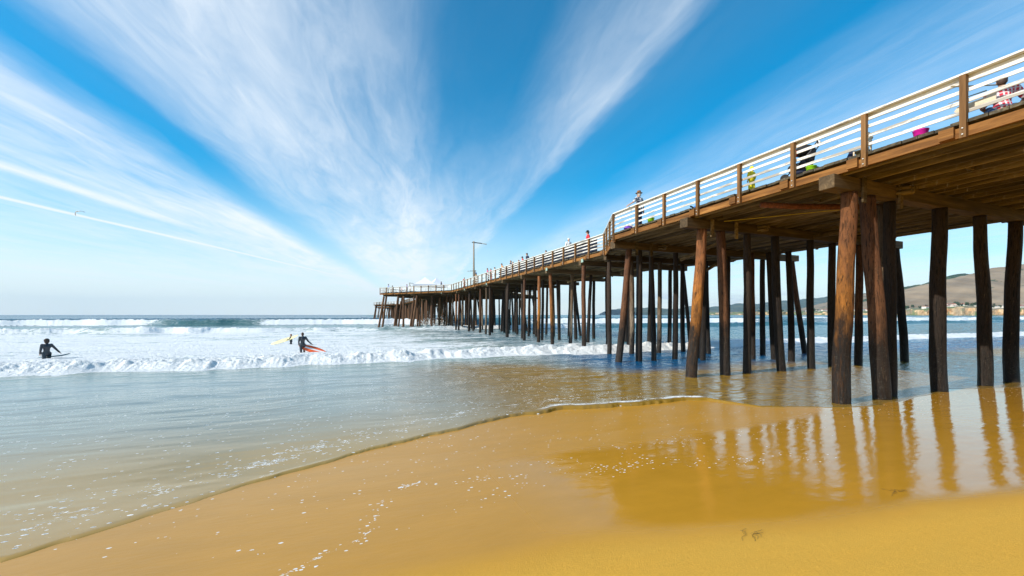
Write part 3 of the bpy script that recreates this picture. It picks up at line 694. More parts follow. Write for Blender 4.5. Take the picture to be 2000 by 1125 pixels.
# clusters of bolted stub timbers beside the caps
for u, v in ((7.25, 15.95), (12.75, 17.0), (18.4, 16.3)):
    b = MB()
    for k in range(7):
        x = u - .02; vv_ = v + .11*(k % 4) - .12; zz = 6.62 - .14*(k//4) + rng.uniform(-.02, .02)
        b.tube([W(x+.22, vv_, zz), W(x-.12-rng.uniform(0, .12), vv_+.03, zz-.02)], .052, 8)
    pt(b, 'pipe_bundle', m_joist)
m_rust = simple('rusted pipe', (.17, .055, .025), .9, .6, 14., bump=.5)
b = MB(); b.tube([W(10.2, 13.5, 6.62), W(9.7, 14.4, 6.52), W(8.9, 16.5, 6.50), W(8.6, 18., 6.6)], .10, 10); pt(b, 'rusted_pipe', m_rust, True)
b = MB(); b.tube([W(9.5, 17.3, 6.66), W(12.7, 14.6, 6.66)], .014, 6); pt(b, 'hose', simple('yellow hose', (.75, .55, .03), .5))
b = MB(); b.bar(W(13.4, 14.8, 6.6), W(13.4, 14.0, 6.6), .05, .3); pt(b, 'strap_board', m_joist)
# pale steel plates on the beam ends of the second stretch
for u in (25.5, 31.5, 49.3, 60.9, 72.5):
    b = MB(); v0 = left(u) - .17; b.bar(W(u, v0, 6.66), W(u+.28, v0, 6.66), .05, .26); pt(b, 'steel_plate', m_green)
# ------------------------------------------------------------------ land across the bay
def land_mat(name, a, b, veg, vegc, scale, vth=.55):
    m, nt = new_mat(name)
    co = nd(nt, 'ShaderNodeTexCoord').outputs['Object']
    n1 = noise(nt, co, scale, 8, .6); n2 = noise(nt, vmap(nt, co, (1, 1, 2.2)), scale*2.3, 8, .65, .4)
    c = mixc(nt, lstep(nt, n1, .3, .7), a, b)
    c = mixc(nt, M(nt, 'MULTIPLY', sstep(nt, n2, vth, vth+.05), veg), c, vegc)
    finish(nt, nd(nt, 'ShaderNodeBsdfPrincipled', {'Base Color': c, 'Roughness': .95, 'Specular IOR Level': .1,
        'Normal': nd(nt, 'ShaderNodeBump', {'Height': n2, 'Strength': .6, 'Distance': 12.}).outputs[0]}).outputs[0])
    return m
def ridge(name, prof, D, front, back, mat, seed, gully=.10, rows=46, cols=260, z0=-2., slope=.75):
    """a range of hills: crest heights given as (bearing, angular height), D metres out, real slopes in front and behind"""
    bx = np.array([(p[0]-1000)/778. for p in prof]); bz = np.array([(615-p[1])/778. for p in prof])
    g = np.linspace(bx[0], bx[-1], cols)
    crest = np.interp(g, bx, bz)*D + CAM_H
    crest = crest + .010*D*.35*fbm(g*90, g*0, 4, seed)*np.minimum(1, crest/60)
    r = np.linspace(0, 2, rows)
    Rr, Gg = np.meshgrid(r, g, indexing='ij'); C = np.broadcast_to(crest, Rr.shape)
    Yy = np.where(Rr < 1, D - front*(1-Rr), D + back*(Rr-1)); Xx = Gg*D + 0*Yy
    s = np.where(Rr < 1, Rr, 2-Rr)
    h = s**slope
    gl = gully*fbm(Xx/D*34 + s*1.2*vnoise(Xx/D*9, Rr*2, seed+3), s*2.2, 5, seed+5)*np.sin(np.clip(s, 0, 1)*math.pi)
    Zz = z0 + (C - z0)*np.clip(h + gl, 0, 1.02)
    me = grid_mesh(name, Xx, Yy, Zz); me.materials.append(mat)
    return tag(link(bpy.data.objects.new(name, me)), kind='structure')
far_m = land_mat('far wooded range', (.07, .085, .05), (.12, .12, .065), .8, (.030, .050, .028), .0016, .45)
mid_m = land_mat('dry grass hillside', (.20, .15, .095), (.30, .23, .15), .85, (.035, .060, .025), .0045, .545)
brown_m = land_mat('bare brown hill', (.20, .145, .09), (.36, .27, .175), .9, (.045, .065, .025), .005, .60)
green_m = land_mat('oak covered knoll', (.05, .08, .03), (.09, .11, .045), .8, (.02, .04, .018), .008, .45)
ridge('hills', [(1195, 603), (1224, 602), (1271, 600), (1302, 605), (1330, 603), (1349, 598), (1380, 600), (1411, 598), (1445, 592), (1473, 595), (1504, 590), (1535, 587), (1567, 584), (1598, 581), (1640, 577), (1690, 573), (1760, 573), (1830, 574), (1950, 574), (2150, 573), (2500, 585), (3000, 600)], 9200, 2300, 1500, far_m, 3, .16)
ridge('hills', [(1480, 612), (1540, 609), (1592, 604), (1612, 597), (1635, 588), (1665, 578), (1692, 571), (1720, 574), (1760, 572), (1800, 570), (1900, 560), (2100, 560), (2400, 590)], 4300, 1300, 900, mid_m, 9, .12)
ridge('hills', [(1700, 596), (1735, 575), (1760, 560), (1785, 556.5), (1800, 556), (1817, 551), (1840, 547), (1857, 537), (1875, 531.5), (1895, 534), (1915, 540), (1960, 548), (2060, 545), (2300, 560)], 3300, 700, 700, green_m, 14, .06)
ridge('hills', [(1660, 603), (1700, 596), (1740, 583), (1775, 570), (1812, 553), (1850, 545), (1900, 534), (1937, 523), (1962, 519), (2000, 514), (2060, 500), (2200, 470), (2500, 450), (3000, 480)], 2700, 1150, 900, brown_m, 21, .13, slope=.95)
# coastal terrace with its cliffs
m, nt = new_mat('sandstone cliff')
co = nd(nt, 'ShaderNodeTexCoord').outputs['Object']; zz = nd(nt, 'ShaderNodeSeparateXYZ', {0: co}).outputs[2]
n1 = noise(nt, vmap(nt, co, (1, 1, 2)), .035, 8, .68); n2 = noise(nt, co, .02, 6, .6)
cl = ramp(nt, n1, [(.3, (.16, .10, .05)), (.45, (.55, .33, .15)), (.55, (.68, .50, .29)), (.7, (.42, .24, .10))])
tp = mixc(nt, sstep(nt, n2, .42, .58), (.26, .20, .12), (.10, .16, .05))
zn = M(nt, 'ADD', zz, M(nt, 'MULTIPLY', M(nt, 'SUBTRACT', n2, .5), 12.))
cc = mixc(nt, sstep(nt, nd(nt, 'ShaderNodeSeparateXYZ', {0: nd(nt, 'ShaderNodeNewGeometry').outputs['True Normal']}).outputs[2], .55, .8), cl, tp)
finish(nt, nd(nt, 'ShaderNodeBsdfPrincipled', {'Base Color': cc, 'Roughness': .95, 'Normal': nd(nt, 'ShaderNodeBump', {'Height': n1, 'Strength': .8, 'Distance': 5.}).outputs[0]}).outputs[0])
cliff_m = m
bx = np.linspace((1380-1000)/778, (3000-1000)/778, 520)
Dc = np.interp(bx, [.48, .75, .95, 1.1, 1.3, 2.6], [3000, 2500, 1750, 1500, 1350, 1200]) + 55*fbm(bx*22, bx*0, 3, 91)
top = np.interp(bx*778+1000, [1380, 1500, 1600, 1700, 1760, 1790, 1850, 1900, 1935, 2000, 2200], [611, 609.5, 608.5, 607, 605.5, 603, 600, 598, 603, 601, 600])
ztop = (615-top)/778*Dc + CAM_H + .0012*Dc*fbm(bx*60, bx*0, 3, 93)
prof = [(-.02, -2., 0), (0., -.4, 0), (.006, .12, .5), (.012, .5, 1), (.018, .85, 1), (.024, 1., .4), (.06, 1.06, .2), (.14, 1.25, .3), (.3, 1.5, .3), (.5, 1.65, .3), (.75, 1.7, 0)]
Xc = []; Yc = []; Zc = []
for k, (dd, hh, nn) in enumerate(prof):
    jit = nn*.010*fbm(bx*70, bx*0 + k*3.3, 3, 95)
    Yk = Dc*(1+dd+jit); Xc.append(bx*Yk); Yc.append(Yk); Zc.append(ztop*hh if hh > 0 else bx*0 + hh*3)
me = grid_mesh('headland', np.array(Xc), np.array(Yc), np.array(Zc)); me.materials.append(cliff_m)
me.polygons.foreach_set('use_smooth', [False]*len(me.polygons))
tag(link(bpy.data.objects.new('headland_terrain', me)), kind='structure')
def terrace(b, f):      # ground point on the terrace at bearing b, fraction f behind the cliff line
    d = np.interp(b, bx, Dc); zt = np.interp(b, bx, ztop)
    h = np.interp(f, [p[0] for p in prof[5:]], [p[1] for p in prof[5:]])
    return Vector((b*d*(1+f), d*(1+f), zt*h))
m_wallw = simple('pale stucco', (.72, .68, .60), .9, .1, .2); m_roofr = simple('terracotta roof', (.38, .15, .09), .9, .2, .5); m_roofg = simple('grey roof', (.30, .29, .28), .9, .2, .5)
def house_mesh(L_, w_, h_, roof):
    b = MB(); b.box(-L_/2, L_/2, -w_/2, w_/2, -2, h_); me_f = len(b.f)
    e = .6; r = h_ + w_*.24
    b.add([(-L_/2-e, -w_/2-e, h_+.02), (L_/2+e, -w_/2-e, h_+.02), (L_/2+e, w_/2+e, h_+.02), (-L_/2-e, w_/2+e, h_+.02), (-L_/2+w_*.3, 0, r), (L_/2-w_*.3, 0, r)],
          [(3, 2, 1, 0), (0, 1, 5, 4), (2, 3, 4, 5), (1, 2, 5), (3, 0, 4)])
    nb = len(b.f)
    for k in range(int(L_//4)):        # dark windows set proud of the wall
        x = -L_/2 + 2.2 + k*4; b.box(x-.8, x+.8, -w_/2-.05, -w_/2+.02, 1.0, 2.3)
    me = b.mesh('house', [m_wallw, roof, m_cloth]);
    for i, p in enumerate(me.polygons): p.material_index = 0 if i < me_f else (1 if i < nb else 2)
    return me
HM = [(house_mesh(16, 10, 4, m_roofr), 'terracotta roof'), (house_mesh(22, 11, 6.5, m_roofg), 'grey roof'), (house_mesh(12, 9, 4, m_roofg), 'grey roof'), (house_mesh(30, 12, 6, m_roofr), 'terracotta roof')]
rng = random.Random(11)
for i in range(84):
    b = rng.choice([rng.uniform(.60, 1.32), rng.uniform(.72, 1.0), rng.uniform(1.05, 1.33)]); f = rng.choice([rng.uniform(.03, .12), rng.uniform(.05, .45)])
    hm, rf = HM[rng.randrange(4)]
    o = link(bpy.data.objects.new('house', hm)); o.location = terrace(b, f) + Vector((0, 0, -.3)); o.rotation_euler = (0, 0, rng.uniform(-.7, .3)); s = rng.uniform(.9, 1.5); o.scale = (s, s, s*.9)
    tag(o, 'tiny pale house with a %s on the far terrace above the cliffs' % rf, 'house', 'houses above the cliffs across the bay')
m_leaf = simple('distant foliage', (.045, .075, .025), .9, .6, .6); m_trunk = simple('distant bark', (.10, .07, .05), .9)
def tree_meshes(seed):
    r_ = random.Random(seed); b = MB()
    for c in range(9):
        cx, cy, cz = r_.uniform(-4, 4), r_.uniform(-4, 4), r_.uniform(4, 9.5)
        for q_ in range(34):
            d = Vector((r_.gauss(0, 1), r_.gauss(0, 1), r_.gauss(0, .8))).normalized()*r_.uniform(1.2, 2.4); p = Vector((cx, cy, cz)) + d
            a = Vector((r_.gauss(0, 1), r_.gauss(0, 1), r_.gauss(0, 1))).normalized()*1.0; c2 = a.orthogonal().normalized()*.8
            b.add([p-a, p+c2, p+a, p-c2], [(0, 1, 2, 3)])
    return b.mesh('crown', m_leaf), MB().tube([(0, 0, -1), (.2, 0, 3), (0, .3, 7)], [.45, .35, .15], 6).mesh('trunk', m_trunk)
TM = [tree_meshes(s) for s in (1, 2, 3)]
for i in range(56):
    b = rng.uniform(.58, 1.33); f = rng.choice([rng.uniform(.025, .10), rng.uniform(.05, .45)])
    t = thing('tree', 'tiny dark green tree among the houses on the far terrace', 'tree', terrace(b, f) + Vector((0, 0, -.3)), rng.uniform(0, 6), 'trees on the far terrace', rng.uniform(.8, 1.7))
    for nm, me in zip(('crown', 'trunk'), TM[i % 3]):
        o = link(bpy.data.objects.new(nm, me)); o.parent = t

# ------------------------------------------------------------------ people
def skinmat(name, c, rough=.6, var=.08): return simple(name, c, rough, var, 12.)
m_skin = skinmat('skin', (.52, .30, .20)); m_hair = simple('brown hair', (.06, .03, .018), .7, .4, 40.); m_hairb = simple('bushy dark brown hair', (.045, .028, .02), .8, .4, 40.); m_hairl = simple('auburn hair', (.20, .07, .03), .7, .3, 40.)
m_wet = simple('black neoprene', (.028, .032, .040), .35, .3, 6., spec=.6)
m_denim = simple('blue denim', (.03, .07, .16), .85, .3, 20.); m_red = simple('red cloth', (.62, .03, .04), .8); m_whitec = simple('white cloth', (.80, .80, .80), .8, .05)
m_yel = simple('yellow plush', (.85, .72, .03), .9, .12, 14.); m_navy = simple('dark navy cloth', (.015, .02, .05), .85); m_orc = simple('orange cloth', (.72, .28, .05), .85)
m_pur = simple('purple plastic', (.22, .07, .62), .4); m_teal = simple('teal cloth', (.02, .42, .33), .8); m_blk = simple('black cloth', (.012, .012, .014), .8); m_pinkc = simple('pink cloth', (.55, .10, .22), .8)
m_blu = simple('bright blue cloth', (.05, .25, .75), .8); m_lil = simple('pale blue cloth', (.35, .45, .85), .8); m_khaki = simple('tan cloth', (.48, .36, .22), .85); m_eye = simple('dark eye', (.02, .015, .012), .2)
m_brim = simple('brown felt', (.23, .10, .035), .85)
def plaid(name, a, b, c, s):
    m, nt = new_mat(name); co = nd(nt, 'ShaderNodeTexCoord').outputs['Object']
    x, y, z = nd(nt, 'ShaderNodeSeparateXYZ', {0: nd(nt, 'ShaderNodeVectorMath', {0: co, 1: (s, s, s)}, operation='MULTIPLY').outputs[0]}).outputs
    h = M(nt, 'GREATER_THAN', M(nt, 'FRACT', M(nt, 'ADD', x, M(nt, 'MULTIPLY', y, .6))), .58); v = M(nt, 'GREATER_THAN', M(nt, 'FRACT', z), .60)
    col = mixc(nt, h, a, b); col = mixc(nt, M(nt, 'MULTIPLY', v, .6), col, b); t = M(nt, 'GREATER_THAN', M(nt, 'FRACT', M(nt, 'MULTIPLY', z, 1.)), .92)
    col = mixc(nt, M(nt, 'MULTIPLY', t, .8), col, c)
    finish(nt, nd(nt, 'ShaderNodeBsdfPrincipled', {'Base Color': col, 'Roughness': .85}).outputs[0]); return m
m_plaid = plaid('red and white plaid', (.66, .03, .06), (.80, .72, .74), (.05, .05, .12), 13.); m_plaidb = plaid('navy and white plaid', (.03, .04, .09), (.62, .62, .64), (.3, .3, .35), 9.)
def blob(name, caps, mat, parent, voxel=.02, balls=(), smooth_it=3):
    """one continuous skin over tapering capsules (a, ra, b, rb) and ellipsoids (c, radii)"""
    b = MB()
    for a, ra, c, rc in caps:
        a = Vector(a); c = Vector(c); n = 6
        pts_ = [a.lerp(c, i/n) for i in range(n+1)]; b.tube(pts_, [ra + (rc-ra)*i/n for i in range(n+1)], 10)
        b.ball(a, ra*.99, 5); b.ball(c, rc*.99, 5)
    for c, rr in balls: b.ball(c, 1., 8, rr)
    o = b.build(name, mat, parent, True, world=False)
    m = o.modifiers.new('r', 'REMESH'); m.mode = 'VOXEL'; m.voxel_size = voxel; m.use_smooth_shade = True
    s = o.modifiers.new('s', 'SMOOTH'); s.iterations = smooth_it; s.factor = .5
    dg = bpy.context.evaluated_depsgraph_get(); me = bpy.data.meshes.new_from_object(o.evaluated_get(dg)); o.modifiers.clear(); old = o.data; o.data = me; bpy.data.meshes.remove(old)
    if not me.materials: me.materials.append(mat)
    smooth_mesh(me); return o
def person(label, loc, face, H=1.75, pose='stand', top=m_whitec, bottom=m_denim, hair=m_hair, hat=None, cap=None, fine=False, suit=None, arms=None, lean=0., headturn=0., group=None, sleeve='short', longhair=False):
    """local frame: +Y is where the person faces"""
    t = thing('person', label, 'person', loc, face, group, H/1.75)
    vox = .014 if fine else .032
    sit = pose == 'sit'
    pz = .14 if sit else .93
    P0 = Vector((0, 0, pz)); dr = Vector((0, math.sin(lean), math.cos(lean)))
    waist = P0 + dr*.18; chest = P0 + dr*.40; neck = P0 + dr*.55; hd = P0 + Vector((0, math.sin(lean*.8), math.cos(lean*.8)))*.72 + Vector((0, .015, 0))
    sh = [P0 + dr*.50 + Vector((s*.185, 0, 0)) for s in (-1, 1)]
    if pose == 'wade': knee = [Vector((-.12, -.12, .50)), Vector((.12, .16, .52))]; ank = [Vector((-.13, -.34, .10)), Vector((.13, .10, .08))]
    elif sit: knee = [Vector((-.18, .40, .34)), Vector((.20, .42, .30))]; ank = [Vector((-.2, .62, .06)), Vector((.24, .68, .06))]
    elif pose == 'walk': knee = [Vector((-.10, .14, .50)), Vector((.10, -.05, .48))]; ank = [Vector((-.10, .12, .08)), Vector((.10, -.28, .12))]
    else: knee = [Vector((-.12, .02, .49)), Vector((.12, .02, .49))]; ank = [Vector((-.13, -.02, .08)), Vector((.14, 0, .08))]
    hip = [P0 + Vector((s*.10, 0, 0)) for s in (-1, 1)]
    if arms is None: arms = [((-.07, -.03, -.29), (-.06, .07, -.52)), ((.07, -.03, -.29), (.06, .07, -.52))]
    el = [sh[i] + Vector(arms[i][0]) for i in (0, 1)]; wr = [sh[i] + Vector(arms[i][1]) for i in (0, 1)]
    caps_ = [(P0, .135, waist, .115), (waist, .115, chest, .145), (chest, .14, neck, .075), (neck, .058, hd + Vector((0, -.01, -.09)), .055)]
    balls_ = [(P0, (.165, .115, .12)), (chest, (.175, .115, .14)), (hd, (.078, .095, .118)), (hd + Vector((0, .035, -.075)), (.055, .06, .05)), (hd + Vector((0, .100, -.02)), (.014, .022, .024))]
    for s in (-1, 1): balls_.append((hd + Vector((s*.078, -.005, -.01)), (.012, .022, .034)))
    for i, s in ((0, -1), (1, 1)):
        caps_ += [(chest + dr*.06 + Vector((s*.08, 0, 0)), .08, sh[i], .062), (sh[i], .058, el[i], .042), (el[i], .042, wr[i], .027), (hip[i], .095, knee[i], .058), (knee[i], .056, ank[i], .036),
                  (ank[i] + Vector((0, -.03, -.03)), .036, ank[i] + Vector((0, .17, -.05)), .028)]
        hdv = (wr[i]-el[i]).normalized(); side = Vector((0, 1, 0)) if abs(hdv.y) < .8 else Vector((1, 0, 0)); sd = (side - hdv*side.dot(hdv)).normalized(); nr = hdv.cross(sd)
        palm = wr[i] + hdv*.09; caps_ += [(wr[i], .027, palm, .030), (wr[i] + sd*.02, .022, palm + sd*.026, .017), (wr[i] - sd*.02, .02, palm - sd*.026, .017)]
        if fine:
            for k, ln in enumerate((.068, .078, .072, .056)):
                r0 = palm + sd*(.030 - .020*k); mid = r0 + hdv*ln*.55 + nr*.008; caps_ += [(r0, .0115, mid, .0105), (mid, .0105, mid + hdv*ln*.42 + nr*.022, .009)]
            th = wr[i] + hdv*.035 + sd*.03; caps_ += [(th, .013, th + sd*.035 + hdv*.03, .0115), (th + sd*.035 + hdv*.03, .0115, th + sd*.042 + hdv*.062, .0105)]
    blob('body', caps_, m_skin, t, vox, balls_)
    g = .016
    if suit:
        c = [(P0, .135+g, waist, .115+g), (waist, .115+g, chest, .145+g), (chest, .14+g, neck, .07+g), (neck - dr*.03, .06+g, neck + dr*.03, .056+g)]
        for i, s in ((0, -1), (1, 1)):
            c += [(chest + dr*.06 + Vector((s*.08, 0, 0)), .08+g, sh[i], .062+g), (sh[i], .058+g, el[i], .042+g), (el[i], .042+g, wr[i], .027+g), (hip[i], .095+g, knee[i], .058+g), (knee[i], .056+g, ank[i], .036+g)]
        blob('wetsuit', c, suit, t, vox, [(P0, (.165+g, .115+g, .12+g)), (chest, (.175+g, .115+g, .14+g))])
    else:
        c = [(P0 + dr*.02, .14+g, waist, .12+g), (waist, .12+g, chest, .145+g), (chest, .14+g, neck, .06+g)]
        for i, s in ((0, -1), (1, 1)):
            e2 = sh[i].lerp(el[i], .85 if sleeve == 'short' else 1.)
            c += [(chest + dr*.06 + Vector((s*.08, 0, 0)), .08+g, sh[i], .062+g), (sh[i], .062+g, e2, .052+g)]
            if sleeve == 'long': c.append((el[i], .046+g, wr[i], .030+g))
        blob('shirt', c, top, t, vox, [(P0 + dr*.04, (.168+g, .118+g, .10)), (chest, (.178+g, .118+g, .14+g))])
        c = []
        for i in (0, 1): c += [(hip[i], .097+g, knee[i], .064+g), (knee[i], .064+g, ank[i] + Vector((0, 0, .02)), .052+g)]
        blob('trousers', c, bottom, t, vox, [(P0, (.168+g, .120+g, .11+g))])
    hb = [(hd + Vector((0, -.012, .030)), (.088, .102, .105)), (hd + Vector((0, -.045, -.02)), (.080, .072, .09))]
    if hair is m_hairb: hb = [(hd + Vector((0, -.03, .04)), (.12, .125, .125)), (hd + Vector((0, -.06, -.03)), (.11, .09, .11))]
    if longhair: hb.append((hd + Vector((0, -.06, -.12)), (.085, .055, .14)))
    h_ = blob('hair', [], hair, t, vox*.8, hb, 1)
    if fine:
        for s in (-1, 1):
            MB().ball(hd + Vector((s*.032, .088, .005)), .012, 5).build('eye', m_eye, t, True, world=False)
        MB().ball(hd + Vector((0, .088, -.062)), .02, 5, (1, .5, .28)).build('mouth', m_pinkc, t, True, world=False)
    if hat:
        b = MB(); b.lathe([(.001, .062), (.165, .045), (.17, .052), (.10, .07), (.098, .10), (.085, .165), (.05, .18), (.001, .175)], 20, hd + Vector((0, -.005, 0))); b.build('hat', hat, t, True, world=False)
    if cap:
        b = MB(); b.ball(hd + Vector((0, -.005, .045)), .1, 7, (.95, 1.08, .92)); b.box(hd.x-.06, hd.x+.06, hd.y+.08, hd.y+.18, hd.z+.035, hd.z+.047); b.build('cap', cap, t, True, world=False)
    return t
TO_CAM = lambda p: math.atan2(-p[0], p[1])      # heading whose +Y points away from the camera
def on_deck(u, v): return W(u, v, DECK)
# surfers
def wade(label, u, v, depth, turn, **k):
    p = W(u, v, 0.); wz = water_z(u, v); p.z = wz - depth
    return person(label, p, TO_CAM(p) + turn, pose='wade', suit=m_wet, fine=True, **k), p, wz
def away(px_, dist): return Vector(((px_-1000)/778*dist, dist, 0))
def uv_of(p): return CU.x*p.x + CU.y*p.y, CV.x*p.x + CV.y*p.y
m_bt = simple('dark board', (.02, .10, .13), .3, .1); m_by = simple('cream yellow board', (.85, .74, .38), .3, .12, 2.); m_bo = simple('orange red board', (.85, .13, .03), .25, .2, 2.); m_bw = simple('white board', (.8, .8, .78), .25, .05)
def board(label, mid, direction, roll, L_, wd, mat, group=None, fins=True, mat2=None):
    t = thing('surfboard', label, 'surfboard', mid, 0, group)
    n = 22; vs_ = []; m_ = 10
    for i in range(n+1):
        s = -1 + 2*i/n; wv_ = wd/2*max(.02, (1 - abs(s)**(2.6 if s < 0 else 2.0)))**.62; th = .035*(1-abs(s)**3)+.004; rk = .10*max(0, s)**3 + .03*max(0, -s)**3
        for k in range(m_):
            a = 2*math.pi*k/m_; vs_.append((math.cos(a)*wv_, s*L_/2, math.sin(a)*th + rk))
    fs_ = [(i*m_+k, (i+1)*m_+k, (i+1)*m_+(k+1) % m_, i*m_+(k+1) % m_) for i in range(n) for k in range(m_)] + [tuple(range(m_)), tuple(n*m_+k for k in range(m_))[::-1]]
    o = MB().add(vs_, fs_).build('deck', mat, t, True, world=False)
    if mat2: MB().add([(x*.5, y, z + .004) for x, y, z in vs_], fs_).build('stripe', mat2, t, True, world=False)
    if fins:
        for x in (-.09, .09):
            b = MB(); y = -L_/2 + .28; b.add([(x-.006, y, -.03), (x+.006, y, -.03), (x+.006, y+.13, -.03), (x-.006, y+.13, -.03), (x-.004, y-.03, -.15), (x+.004, y-.03, -.15)], [(0, 1, 2, 3), (0, 4, 5, 1), (1, 5, 2), (2, 5, 4, 3), (3, 4, 0)]); b.build('fin', m_bt, t, False, world=False)
    d = Vector(direction).normalized(); q_ = d.to_track_quat('Y', 'Z')
    t.rotation_mode = 'QUATERNION'; t.rotation_quaternion = q_ @ Euler((0, roll, 0)).to_quaternion(); return t
armR = [((-.06, -.05, -.28), (-.05, .08, -.50)), ((.16, -.04, -.24), (.34, .06, -.46))]
p = away(91, 23.3); u, v = uv_of(p); s1, p1, z1 = wade('surfer in a dark wetsuit wading out alone at the far left', u, v, .60, .25, arms=armR, longhair=False, hair=m_hairb)
board('dark flat bodyboard floating beside the lone surfer at left', Vector((p1.x+.15, p1.y+.25, z1+.14)), (1., .1, .10), 0, 1.75, .5, m_bt, fins=False)
p = away(591, 27.3); u, v = uv_of(p); s2, p2, z2 = wade('surfer in a black wetsuit seen from behind dragging an orange board', u, v, .42, .15, arms=[((-.05, -.05, -.28), (-.03, .10, -.48)), ((.14, -.05, -.25), (.38, .05, -.48))])
board('orange red surfboard with white deck pulled through the foam', Vector((p2.x+.62, p2.y+.15, z2+.18)), (1., .1, -.30), .9, 1.9, .5, m_bo, mat2=m_bw)
p = away(568.5, 35.5); u, v = uv_of(p); s3, p3, z3 = wade('young surfer in a short black wetsuit carrying a long yellow board', u, v, .46, 1.2, arms=[((-.14, .04, -.22), (-.16, .24, -.26)), ((.16, .02, -.22), (.12, .22, -.26))], H=1.35, hair=m_hairl)
board('long cream yellow surfboard held under the arm of the young surfer', Vector((p3.x-.42, p3.y-.20, z3+.40)), (1., .12, .33), .75, 2.5, .46, m_by)
for px_, dist, lb in ((572, 235, 'tiny dark swimmer head beyond the breakers left of the pier'), (706, 250, 'tiny dark surfer lying low beyond the breakers beside the pier end')):
    p = away(px_, dist); u, v = uv_of(p); z = water_z(u, v); p.z = z - .75
    person(lb, p, TO_CAM(p), pose='stand', suit=m_wet)
# on the near deck
RAILF = math.atan2(-CV.x*-1, CV.y*-1)
def look(vec): return math.atan2(-vec[0], vec[1])
SEAWARD = look(CU); OUTL = look(-CV); INW = look(CV)
person('man in a red and white plaid shirt sitting on the deck edge at far right', on_deck(4.42, 13.50), look((.75, .66)), pose='sit', top=m_plaid, bottom=m_denim, fine=True, H=1.78, lean=.25, arms=[((-.10, .10, -.26), (.02, .30, -.38)), ((.14, .06, -.25), (.05, .28, -.36))])
person('man in a brown hat and dark plaid shirt leaning on the white railing', on_deck(16.7, 13.36), look(CU*.9 - CV*.25), pose='stand', top=m_plaidb, bottom=m_denim, hair=simple('grey hair', (.6, .58, .55), .8), hat=m_brim, fine=True, H=1.83,
       arms=[((-.17, .06, -.20), (-.34, .20, -.34)), ((.10, -.05, -.28), (.14, -.02, -.52))])
person('toddler in a fluffy yellow costume standing behind the railing', on_deck(10.55, 13.50), look(CU), pose='stand', top=m_yel, bottom=m_yel, hair=m_yel, fine=True, H=.98, sleeve='long')
kid = bpy.data.objects[[o.name for o in sc.objects if o.get('label', '').startswith('toddler')][0]]
blob('costume', [], m_yel, kid, .03, [((0, 0, 1.12), (.26, .21, .36)), ((0, -.02, 1.66), (.15, .15, .19)), ((-.13, 0, .45), (.12, .13, .42)), ((.13, 0, .45), (.12, .13, .42)), ((-.24, 0, 1.2), (.11, .12, .26)), ((.24, 0, 1.2), (.11, .12, .26))])
# people further along
PPL = [('person in a red vest and black hat above the dark screened railing', 25.8, 16.02, 1.72, 'stand', m_red, m_denim, m_hair, m_blk, None, .1),
 ('person in white with a white cap walking behind the screened railing', 28.83, 15.98, 1.72, 'walk', m_whitec, m_whitec, m_hair, None, m_whitec, .1),
 ('small child in white barely showing above the screened railing', 29.98, 15.95, 1.17, 'stand', m_whitec, m_whitec, m_hair, None, None, 0),
 ('child with dark hair and a maroon top just above the railing', 33.16, 16.14, 1.42, 'stand', m_pinkc, m_navy, m_hair, None, None, .2),
 ('small blond child peeping over the railing beside a bending person', 35.93, 15.98, 1.25, 'stand', m_khaki, m_denim, m_khaki, None, None, 0),
 ('person in a navy jacket bending forward over the railing', 36.9, 16.0, 1.72, 'stand', m_navy, m_denim, m_hair, None, None, .45),
 ('person in a bright red shirt leaning over beside the navy jacket', 38.3, 16.0, 1.55, 'stand', m_red, m_denim, m_hair, None, m_navy, .3),
 ('person with auburn hair and an orange top behind the railing', 39.6, 16.0, 1.36, 'stand', m_orc, m_denim, m_hairl, None, None, .1),
 ('person in a dark vest standing beside a fair haired girl', 42.1, 15.98, 1.60, 'stand', m_navy, m_denim, m_hairl, None, None, 0),
 ('fair haired girl in a dark red top next to the dark vest', 41.5, 16.0, 1.42, 'stand', m_pinkc, m_denim, m_khaki, None, None, 0),
 ('person in orange and white leaning far over the railing', 44.3, 16.0, 1.60, 'stand', m_orc, m_whitec, m_hair, None, None, .6),
 ('child in a teal top at the end of the screened railing', 45.9, 15.96, 1.22, 'stand', m_teal, m_denim, m_teal, None, None, 0),
 ('person with black hair and a white shirt where the screen ends', 48.0, 16.1, 1.52, 'stand', m_whitec, m_denim, m_hair, None, None, .1),
 ('person in a pink and purple top beside a child in red', 50.5, 16.0, 1.66, 'stand', m_pinkc, m_navy, m_hairl, None, None, .25),
 ('child in a red top in front of the pink and purple top', 49.5, 16.05, 1.50, 'stand', m_red, m_red, m_hair, None, None, .1),
 ('person with a blue hood and orange coat by the lamp post', 57.7, 16.35, 1.80, 'stand', m_orc, m_orc, m_blu, None, None, 0),
 ('person in a dark red jacket walking between two lamp posts', 63.9, 16.1, 1.58, 'walk', m_red, m_red, m_hair, None, None, .1),
 ('person in a dark green coat beside the white tents', 75.6, 14.6, 1.78, 'stand', m_navy, m_denim, m_hair, None, None, .1),
 ('person in a pale blue shirt at the pointed corner of the platform', 85.2, 5.55, 1.72, 'stand', m_lil, m_navy, m_hair, None, None, 0),
 ('person in black beside the pale blue shirt on the platform corner', 86.1, 6.4, 1.55, 'stand', m_blk, m_blk, m_hair, None, None, 0),
 ('child in a red shirt on the left part of the platform', 86.4, 8.3, 1.30, 'stand', m_red, m_navy, m_hair, None, None, 0),
 ('person in a purple top standing left of the white tents', 83.5, 9.1, 1.68, 'stand', m_pur, m_navy, m_hair, None, None, .1),
 ('person in white next to the purple top on the platform', 84.9, 9.9, 1.56, 'stand', m_whitec, m_navy, m_hair, None, None, 0)]
